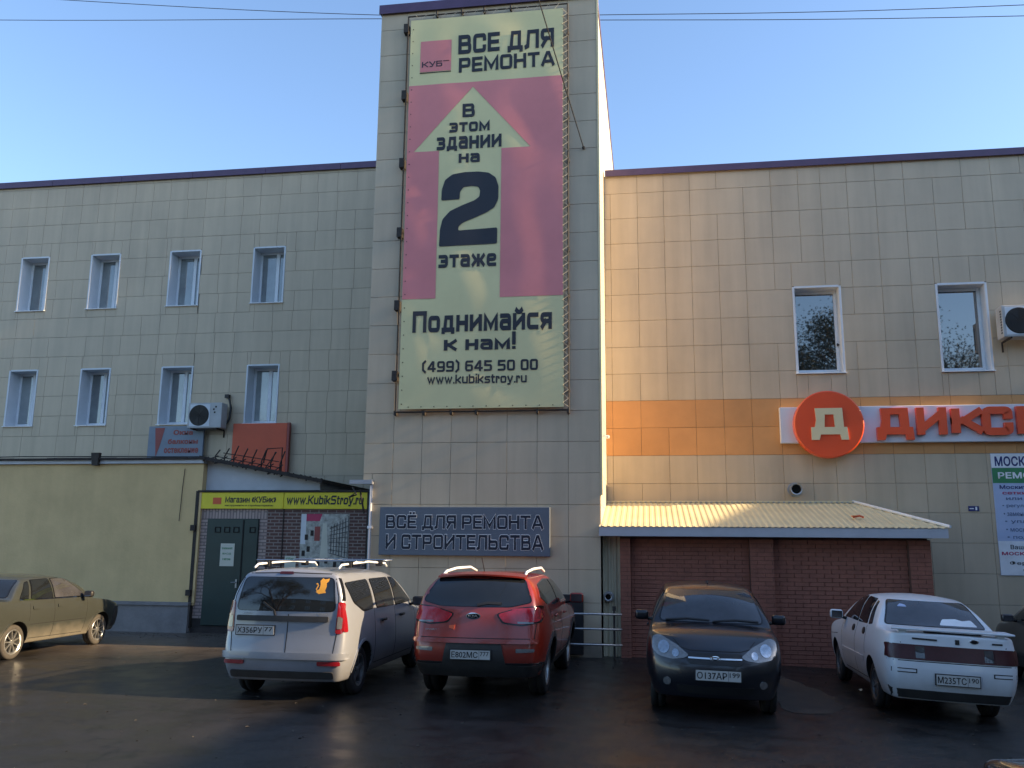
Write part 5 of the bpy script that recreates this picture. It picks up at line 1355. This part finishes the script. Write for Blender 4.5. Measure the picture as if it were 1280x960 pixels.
# --- small black hatchback, facing us ---------------------------------------------
sp = dict(S=[-1.66, -1.40, -1.05, -.5, .05, .62, 1.06, 1.45, 1.80], ia=0, ib=7, rw=.29, ya=-1.23, yf=1.225, track=.755, mr=.87, mr2=.96, mf=.70, mf2=.95,
          rows=[dict(z=.22, w=.73, sr=-1.72, sf=1.82), dict(z=.40, w=.805, sr=-1.80, sf=1.92), dict(z=.56, w=.83, sr=-1.80, sf=1.93), dict(z=.74, w=.825, sr=-1.77, sf=1.86),
                dict(z=[1.0, 1.0, 1.0, .98, .965, .95, .95, .945, .93, .88, .775], w=.79, sr=-1.74, sf=1.76)],
          cab=[dict(z=1.22, w=.715, sr=-1.68, sf=.76), dict(z=[1.40, 1.405], w=.59, sr=-1.50, sf=.42)], rc=.06, camber=.055, br=.07, bf=.15, cbr=.06, cbf=.16, cbelt=.2)
c = Car('black_hatchback', 'small black hatchback facing the camera in front of the red brick wall', 'car', (.76, 13.12, -.02), radians(180 - 1.0), sp, M['p_black'], roll=radians(-1.2)); c.root.scale = (1, 1, 1.03)
c.wheels(.19, 7, M['alloy_dark'], tw=.18)
c.window([(-.66, 1.015), (.66, 1.015), (.54, 1.385), (-.54, 1.385)], 'y', 1, m=M['glass_light'], r=.07, name='windscreen')
for sd in (1, -1):
    h = c.patch('headlight', [(sd * .36, .665), (sd * .30, .70), (sd * .45, .80), (sd * .66, .895), (sd * .735, .87), (sd * .74, .74), (sd * .66, .67), (sd * .5, .645)], 'y', 1, M['lens'], off=.010, r=.03, step=.04)
    for (x, z, rr) in ((.60, .765, .068), (.46, .71, .04)):
        c.patch('reflector_bowl', [(sd * x + rr * cos(a), z + rr * sin(a)) for a in [2 * pi * i / 18 for i in range(18)]], 'y', 1, M['lamp'], off=.016, step=.04, parent=h)
    c.patch('fog_light', [(sd * .56 + .045 * cos(a), .40 + .045 * sin(a)) for a in [2 * pi * i / 16 for i in range(16)]], 'y', 1, M['lens'], off=.010, step=.03)
    c.window([(-1.35, 1.10), (-1.10, 1.32), (-.36, 1.35), (-.38, 1.05), (-1.2, 1.05)], 'x', sd, r=.05, name='rear_side_window')
    c.window([(-.28, 1.35), (.32, 1.34), (.86, 1.03), (-.30, 1.04)], 'x', sd, r=.05, name='front_side_window')
    c.gaps([[(-.33, .30), (-.33, 1.04)], [(.80, .35), (.84, 1.0)], [(-1.15, .9), (-1.0, .5)]], 'x', sd)
    c.mirror(.90, .64, 1.05, sd, M['p_black'], w=.18, h=.125, facing=-1)
    for (y, z) in ((-.62, .90), (.02, .89)):
        b = MB(); c_ = c.cast('x', sd, (y, z))[0]; b.tube([c_ + Vector((sd * .03, -.08, 0)), c_ + Vector((sd * .03, .08, 0))], .016, 8); b.build('door_handle', M['p_black'], c.root, smooth=True)
    c.strip('bonnet_edge', [(sd * .50, 1.0), (sd * .53, .90), (sd * .42, .80)], .008, 'y', 1, M['gap'], off=.002)
    c.strip('taillight', [(sd * .68, .86), (sd * .66, 1.08)], .12, 'y', -1, M['tail'], off=.01)
gg = c.patch('grille', [(-.30, .61), (.30, .61), (.36, .70), (.30, .735), (-.30, .735), (-.36, .70)], 'y', 1, M['black'], off=.006, r=.03)
c.strip('grille_chrome', [(-.31, .675), (.31, .675)], .016, 'y', 1, M['chrome'], off=.014, parent=gg)
c.patch('lower_intake', [(-.42, .28), (.42, .28), (.46, .37), (-.46, .37)], 'y', 1, M['black'], off=.006, r=.03)
c.gaps([[(-.45, .79), (-.30, .755), (.30, .755), (.45, .79)]], 'y', 1)
c.oval(0, .675, 1, .13, .072, 'H')
c.plate(-.03, .50, c.surf_y(0, .50, 1) + .016, 1, ('О137АР', '199'))
for (x0, x1) in ((-.60, -.02), (.02, .58)): c.strip('wiper', [(x0, 1.03), ((x0 + x1) / 2, 1.045), (x1, 1.02)], .016, 'y', 1, M['black'], off=.02)
b = MB(); b.tube([(0, .2, 1.46), (0, .14, 1.50)], .012, 6); b.build('aerial_stub', M['black'], c.root)
c.window([(-.55, 1.36), (.55, 1.36), (.62, 1.08), (-.62, 1.08)], 'y', -1, r=.06, name='rear_window')

# --- white notchback saloon ---------------------------------------------------------
def saloon_spec(**k):
    d = dict(S=[-2.04, -1.78, -1.42, -.86, -.25, .35, .98, 1.40, 1.86], ia=3, ib=7, rw=.285, ya=-1.246, yf=1.246, track=.765, mr=.88, mr2=.975, mf=.80,
          rows=[dict(z=.24, w=.735, sr=-2.06, sf=1.95), dict(z=.40, w=.815, sr=-2.15, sf=2.03), dict(z=.64, w=.84, sr=-2.17, sf=2.05), dict(z=.80, w=.835, sr=-2.12, sf=2.0),
                dict(z=[.985, .995, 1.0, 1.0, .965, .945, .935, .93, .89, .82, .73], w=.785, sr=-2.10, sf=1.93)],
          cab=[dict(z=1.20, w=.705, sr=-1.16, sf=.66), dict(z=[1.355, 1.35], w=.585, sr=-.90, sf=.26)], rc=.055, camber=.03, br=.05, bf=.12, cbr=.07, cbf=.14, cbelt=.45, cdeck=.6)
    d.update(k); return d
c = Car('white_saloon_car', 'white four door saloon with boot spoiler and a full width dark lamp band', 'car', (3.67, 14.1, gz(3.67) - .0), radians(-1.0), saloon_spec(), M['p_white'], roll=radians(2.6)); c.root.scale = (.95, 1, 1.05)
c.wheels(.18, 10, M['alloy_dark'], tw=.175)
c.window([(-.50, 1.325), (.50, 1.325), (.645, 1.045), (-.645, 1.045)], 'y', -1, m=M['glass_light'], r=.04, name='rear_window')
c.patch('shelf_papers', [(.06, 1.06), (.12, 1.13), (.30, 1.14), (.38, 1.12), (.50, 1.135), (.56, 1.06)], 'y', -1, M['signwhite'], off=.0095, r=.02)
c.patch('window_sticker', [(-.42, 1.25), (-.37, 1.285), (-.31, 1.275), (-.29, 1.25)], 'y', -1, M['posterblue'], off=.0095, r=.02, step=.05)
c.patch('lamp_band', [(-.79, .70), (.79, .70), (.80, .87), (-.80, .87)], 'y', -1, M['tail_dark'], off=.010, r=.02)
for sd in (1, -1):
    c.patch('taillight', [(sd * .48, .705), (sd * .79, .705), (sd * .80, .865), (sd * .48, .865)], 'y', -1, M['tail_dark'], off=.014, r=.015)
    c.patch('side_lens', [(-2.11, .71), (-2.0, .71), (-2.0, .86), (-2.11, .86)], 'x', sd, M['tail_dark'], off=.01, r=.015, step=.05)
    c.patch('reverse_lens', [(sd * .36, .72), (sd * .47, .72), (sd * .47, .855), (sd * .36, .855)], 'y', -1, M['glass_light'], off=.013, step=.05)
    c.strip('bumper_slot', [(sd * .46, .575), (sd * .76, .575)], .05, 'y', -1, M['gap'], off=.003); c.strip('bumper_slot_insert', [(sd * .475, .575), (sd * .745, .575)], .028, 'y', -1, c.paint, off=.006)
    c.window([(.22, 1.32), (-.22, 1.325), (-.24, 1.0), (.72, .995)], 'x', sd, r=.03, name='front_side_window')
    c.window([(-.30, 1.325), (-.72, 1.31), (-.86, 1.01), (-.31, 1.0)], 'x', sd, r=.03, name='rear_side_window')
    c.window([(-.80, 1.29), (-.88, 1.27), (-1.14, 1.03), (-.95, 1.02)], 'x', sd, m=M['glass_light'], r=.02, name='quarter_window')
    for (y, z) in ((-.78, .90), (-.10, .89)):
        c.patch('door_handle', [(y + .075 * cos(a), z + .045 * sin(a)) for a in [2 * pi * i / 16 for i in range(16)]], 'x', sd, M['black'], off=.012, step=.04)
    c.gaps([[(-.26, .30), (-.27, .98)], [(-.92, .62), (-.90, .98)], [(.66, .32), (.72, .9)], [(-.88, .32), (.66, .30)], [(1.0, .72), (1.9, .66)]], 'x', sd)
    c.mirror(.93, .60, 1.02, sd, M['p_white'], w=.20, h=.13)
    c.strip('side_moulding', [(-.86, .56), (.64, .55)], .05, 'x', sd, c.paint, off=.014)
c.gaps([[(-.64, .88), (-.66, .99)], [(.64, .88), (.66, .99)], [(-.80, .685), (.80, .685)]], 'y', -1)
b = MB(); yy = -2.03
b.add([(-.76, yy - .10, 1.03), (.76, yy - .10, 1.03), (.70, yy + .08, 1.05), (-.70, yy + .08, 1.05), (-.76, yy - .10, 1.055), (.76, yy - .10, 1.055), (.70, yy + .08, 1.07), (-.70, yy + .08, 1.07)],
      [(0, 1, 2, 3), (4, 7, 6, 5), (0, 4, 5, 1), (1, 5, 6, 2), (2, 6, 7, 3), (3, 7, 4, 0)]); b.build('boot_spoiler', c.paint, c.root, bevel=.008)
b = MB(); b.box(-.35, .35, yy - .105, yy - .06, 1.012, 1.029); b.build('spoiler_lamp', M['blackgloss'], c.root)
for x in (-.6, .6): MB().box(x - .05, x + .05, yy - .04, yy + .02, .99, 1.035).build('spoiler_foot', c.paint, c.root)
c.patch('boot_bar', [(-.50, .93), (-.20, .925), (-.20, .945), (-.50, .95)], 'y', -1, M['black'], off=.008); c.patch('boot_lock', [(.02, .90), (.07, .90), (.07, .955), (.02, .955)], 'y', -1, M['black'], off=.008)
c.patch('model_badge', [(.47, .92), (.60, .92), (.60, .94), (.47, .94)], 'y', -1, M['black'], off=.006); c.oval(.25, .945, -1, .11, .05)
c.patch('plate_recess', [(-.36, .42), (.40, .42), (.46, .60), (-.42, .60)], 'y', -1, c.paint, off=.002, r=.05)
c.patch('bumper_lower', [(-.82, .26), (.82, .26), (.84, .36), (-.84, .36)], 'y', -1, M['plastic'], off=.008, r=.02)
c.plate(.02, .50, c.surf_y(0, .50, -1) - .016, -1, ('М235ТС', '190'))
c.window([(-.62, .985), (.62, .985), (.52, 1.32), (-.52, 1.32)], 'y', 1, r=.05, name='windscreen')

# --- dark green muddy saloon at the far left ---------------------------------------
c = Car('green_saloon_car', 'dark green saloon with mud-dusted sills and sunlit alloy wheels, nose to the ochre garage', 'car', (-11.62, 15.35, 0), radians(1.5), saloon_spec(rw=.29, cbelt=.5,
        rows=[dict(z=.24, w=.735, sr=-2.10, sf=1.96), dict(z=.40, w=.80, sr=-2.18, sf=2.06), dict(z=.62, w=.825, sr=-2.18, sf=2.06), dict(z=.78, w=.82, sr=-2.14, sf=1.98),
              dict(z=[.99, 1.0, 1.0, .97, .94, .92, .91, .905, .875, .80, .67], w=.79, sr=-2.12, sf=1.90)]), M['p_green'])
c.wheels(.20, 9, M['alloy'], M['tyre_dusty'], tw=.175)
for sd in (1, -1):
    c.window([(.24, 1.31), (-.20, 1.315), (-.22, .985), (.74, .975)], 'x', sd, m=M['glass_light'], r=.03, name='front_side_window')
    c.window([(-.28, 1.315), (-.74, 1.30), (-.88, .99), (-.29, .98)], 'x', sd, r=.03, name='rear_side_window')
    c.window([(-.82, 1.28), (-.92, 1.25), (-1.18, 1.01), (-.97, 1.0)], 'x', sd, r=.02, name='quarter_window')
    for (y, z) in ((-.78, .84), (-.08, .84)):
        c.patch('door_handle', [(y - .08, z - .03), (y + .08, z - .03), (y + .08, z + .03), (y - .08, z + .03)], 'x', sd, M['p_green'], off=.016, r=.02, step=.05)
    c.gaps([[(-.25, .30), (-.25, .97)], [(-.94, .62), (-.92, .97)], [(.70, .32), (.76, .9)], [(-.9, .32), (.70, .30)], [(-.9, .56), (.7, .55)]], 'x', sd)
    c.strip('window_trim', [(-1.2, .985), (.78, .955)], .016, 'x', sd, M['chrome'], off=.008)
    c.mirror(.91, .62, 1.01, sd, M['black'], w=.17, h=.12)
    c.patch('bumper_corner', [(1.66, .32), (2.02, .34), (2.04, .70), (1.72, .72)], 'x', sd, M['plastic'], off=.015, r=.04)
    for y in (-1.246, 1.246): c.strip('arch_lip', [(y + .35 * cos(a), .30 + .35 * sin(a)) for a in [pi * i / 16 for i in range(17)]], .03, 'x', sd, c.paint, off=.010)
    c.patch('taillight', [(sd * .48, .70), (sd * .78, .70), (sd * .78, .86), (sd * .48, .86)], 'y', -1, M['tail_dark'], off=.010, r=.02)
    c.patch('headlight', [(sd * .40, .56), (sd * .68, .56), (sd * .68, .66), (sd * .40, .66)], 'y', 1, M['lens'], off=.010, r=.02)
c.patch('mud_flap', [(-.02, .0), (.02, .0), (.02, .01), (-.02, .01)], 'y', 1, M['black'], off=.01)
c.window([(-.50, 1.31), (.50, 1.31), (.64, 1.03), (-.64, 1.03)], 'y', -1, r=.04, name='rear_window')
c.window([(-.62, .97), (.62, .97), (.52, 1.31), (-.52, 1.31)], 'y', 1, m=M['glass_light'], r=.05, name='windscreen')

# --- brown-grey car cut by the right edge --------------------------------------------
c = Car('brown_grey_car', 'brown grey car mostly cut off by the right edge behind the white saloon', 'car', (7.12, 16.5, gz(7.1)), radians(0), sp | dict(), M['p_grey'])
c.wheels(.19, 6, M['alloy_dark'], tw=.18)
c.window([(-.55, 1.36), (.55, 1.36), (.62, 1.08), (-.62, 1.08)], 'y', -1, r=.06, name='rear_window')
for sd in (1, -1):
    c.window([(-1.35, 1.10), (-1.10, 1.32), (-.36, 1.35), (-.38, 1.05), (-1.2, 1.05)], 'x', sd, r=.05, name='rear_side_window')
    c.window([(-.28, 1.35), (.32, 1.34), (.86, 1.03), (-.30, 1.04)], 'x', sd, r=.05, name='front_side_window')
    c.patch('taillight', [(sd * .60, .80), (sd * .74, .80), (sd * .72, 1.06), (sd * .64, 1.06)], 'y', -1, M['tail'], off=.01, r=.02)
    c.mirror(.92, .64, 1.06, sd, M['p_grey'], w=.2, h=.13)

# --- nose of a car in the bottom right corner
c = Car('dark_bronze_car', 'dark bronze car nose poking into the bottom right corner of the photo', 'car', (2.72, 4.15, gz(2.7)), radians(0), saloon_spec(bf=.16, mf=.74), M['p_bronze'], group=None)
c.wheels(.18, 8, M['alloy_dark'], tw=.175)
c.window([(-.62, .985), (.62, .985), (.52, 1.32), (-.52, 1.32)], 'y', 1, r=.05, name='windscreen')
c.window([(-.50, 1.325), (.50, 1.325), (.645, 1.045), (-.645, 1.045)], 'y', -1, r=.04, name='rear_window')
for sd in (1, -1):
    c.window([(.22, 1.32), (-.22, 1.325), (-.24, 1.0), (.72, .995)], 'x', sd, r=.03, name='front_side_window')
    c.window([(-.30, 1.325), (-.72, 1.31), (-.86, 1.01), (-.31, 1.0)], 'x', sd, r=.03, name='rear_side_window')
    c.patch('headlight', [(sd * .40, .58), (sd * .68, .58), (sd * .68, .68), (sd * .40, .68)], 'y', 1, M['lens'], off=.010, r=.02)
c.strip('bonnet_trim', [(-.62, 1.80), (-.56, 1.93), (-.40, 2.0), (.40, 2.0), (.56, 1.93), (.62, 1.80)], .014, 'z', 1, M['chrome'], off=.006)

# paler, browner patch of asphalt right of the black hatchback
b = MB(); ptl = [(1.62, 11.9), (2.05, 12.0), (2.45, 12.35), (2.5, 13.3), (2.35, 14.4), (2.1, 15.4), (1.85, 15.5), (1.75, 14.2), (1.62, 13.0)]
ptl = rounded(ptl, .3); pp_, tt_ = cdt(densify(ptl, .3), .35); b.add([(x + .05 * sin(y * 9), y, gz(x) + .004) for x, y in pp_], tt_)
prop(b.build('road_patch', mat('pale_asphalt_patch', (.040, .032, .025), .75, var=.35, scale=3), recalc=False), kind='structure')

# --- grit and dead leaves lying on the asphalt
random.seed(77); b = MB()
for k in range(1500):
    if k % 3: x = random.uniform(-16, 9); y = (19.0 if x < -5.4 else 16.6 if x < 5 else 18.9) - abs(random.gauss(0, .45)) - .05
    else: x = random.uniform(-14, 8); y = random.uniform(7.6, 18)
    r_ = random.uniform(.008, .028); a = random.uniform(0, 6.28); z = gz(x) + .001
    b.add([(x + r_ * cos(a), y + r_ * sin(a), z), (x + r_ * .7 * cos(a + 1.7), y + r_ * .7 * sin(a + 1.7), z + r_ * .4), (x - r_ * cos(a), y - r_ * sin(a), z), (x + r_ * .7 * cos(a - 1.7), y + r_ * .7 * sin(a - 1.7), z + r_ * .2)], [(0, 1, 2, 3)])
prop(b.build('grit', mat('grit', (.07, .058, .045), .9, var=.6, scale=30), recalc=False), 'scattered grit and dead leaves along the foot of the walls and on the asphalt', 'grit', kind='stuff')

# --- scraps on the asphalt -------------------------------------------------------------
for k, (x, y, lab) in enumerate(((3.05, 14.3, 'white crumpled paper scrap on the asphalt by the front wheel of the white saloon'),)):
    b = MB(); random.seed(40 + k); n = 7; vs = [(.045 * cos(a) * random.uniform(.5, 1.2), .04 * sin(a) * random.uniform(.5, 1.2), random.uniform(.004, .03)) for a in [2 * pi * i / n for i in range(n)]] + [(0, 0, .035)]
    b.add(vs, [(i, (i + 1) % n, n) for i in range(n)]); o = b.build('paper_scrap', M['paper'], bevel=0); o.location = (x, y, gz(x) + .002); prop(o, lab, 'litter')

# ------------------------------------------------------------------ what stands outside the picture (seen by reflection and by its shade)
def block(name, label, x0, x1, y0, y1, h, face, nw, ns):
    t = thing(name, label, 'building', ((x0 + x1) / 2, (y0 + y1) / 2, 0)); cx, cy = (x0 + x1) / 2, (y0 + y1) / 2
    MB().box(x0 - cx, x1 - cx, y0 - cy, y1 - cy, -.3, h).build('wall', M['farwall'], t); MB().box(x0 - cx - .2, x1 - cx + .2, y0 - cy - .2, y1 - cy + .2, h + .003, h + .25).build('roof', M['rooffelt'], t)
    fm = pm = None
    for i in range(nw):
        for j in range(ns):
            z = 1.4 + j * 2.9
            if face == 'y': x = x0 - cx + (i + .5) * (x1 - x0) / nw; loc = (x, y1 - cy + .01, z)
            else: x = y0 - cy + (i + .5) * (y1 - y0) / nw; loc = (x0 - cx - .01, x, z)
            if fm is None:
                b = MB(); b.box(-.7, .7, -.03, .03, 0, .08); b.box(-.7, .7, -.03, .03, 1.42, 1.5); b.box(-.7, -.62, -.03, .03, .08, 1.42); b.box(.62, .7, -.03, .03, .08, 1.42); b.box(-.04, .04, -.03, .03, .08, 1.42)
                o = b.build('window', M['white'], t); fm = o.data; p = MB().box(-.62, .62, -.012, .012, .08, 1.42).build('pane', M['pane'], o); pm = p.data
            else:
                o = bpy.data.objects.new('window', fm); COL.objects.link(o); o.parent = t; p = bpy.data.objects.new('pane', pm); COL.objects.link(p); p.parent = o
            o.location = loc
            if face == 'x': o.rotation_euler = (0, 0, pi / 2)
    return t
block('neighbouring_building', 'grey block outside the right edge whose shade falls over the right of the yard', 24, 36, -34, 24, 12.3, 'x', 8, 4)
block('apartment_block', 'long grey apartment block across the street behind the photographer', -34, 20, -44, -34, 14.5, 'y', 12, 5)
def tree(name, label, seed, h, leafy):
    random.seed(seed); t = thing(name, label, 'tree', (0, 0, 0), group='trees behind the photographer'); tr = MB(); tips = []
    def br(p, d, L_, r, dep):
        q = p + d * L_; m_ = p.lerp(q, .5) + Vector((random.uniform(-1, 1), random.uniform(-1, 1), 0)) * L_ * .05
        tr.tube([p, m_, q], r, 5 if dep > 1 else 7, r1=r * .62, cap=False)
        if dep >= 5: tips.append((q, d)); return
        for k in range(3 if dep < 4 else 4):
            a = random.uniform(0, 2 * pi); sp_ = random.uniform(.35, .75); o = d.orthogonal().normalized(); o = (Matrix.Rotation(a, 3, d) @ o)
            nd = (d * cos(sp_) + o * sin(sp_) + Vector((0, 0, .12))).normalized(); br(p.lerp(q, random.uniform(.6, 1.0)), nd, L_ * random.uniform(.62, .8), r * .55, dep + 1)
    br(Vector((0, 0, -.1)), Vector((0, 0, 1)), h * .30, h * .02, 0)
    tr.build('trunk', M['bark'], t)
    lf = MB()
    for (q, d) in tips:
        for k in range(leafy):
            c_ = q + Vector((random.gauss(0, .35), random.gauss(0, .35), random.gauss(0, .35))); s_ = random.uniform(.03, .065)
            a = Vector((random.gauss(0, 1), random.gauss(0, 1), random.gauss(0, 1))).normalized(); b_ = a.orthogonal().normalized()
            lf.add([c_ - a * s_, c_ + b_ * s_ * .6, c_ + a * s_, c_ - b_ * s_ * .6], [(0, 1, 2, 3)])
    lf.build('crown', M['leaf'], t, recalc=False)
    return t
t1 = tree('spring_tree', 'bare spring tree behind the photographer, mirrored in the right window', 3, 14.5, 16)
t1.location = (13.0, -2.0, 0); t1.scale = (1.15, 1.15, 1.12)
t2 = tree('spring_tree', 'leafier spring tree behind the photographer, mirrored in the window left of the right one', 9, 15.5, 80); t2.location = (7.3, -3.5, 0); t2.scale = (1.2, 1.2, 1.15)
for (x, y, r_, lab, src) in ((-4, -13, 1.2, 'spring tree straight behind the photographer', t1), (-15, -9, 2.3, 'spring tree behind the photographer on the left', t2), (-27, -12, 4.0, 'leftmost spring tree behind the photographer', t1), (20, -12, 5, 'spring tree behind the photographer in front of the grey block', t2)):
    d = dup(src); d.location = (x, y, 0); d.rotation_euler = (0, 0, r_); d['label'] = lab
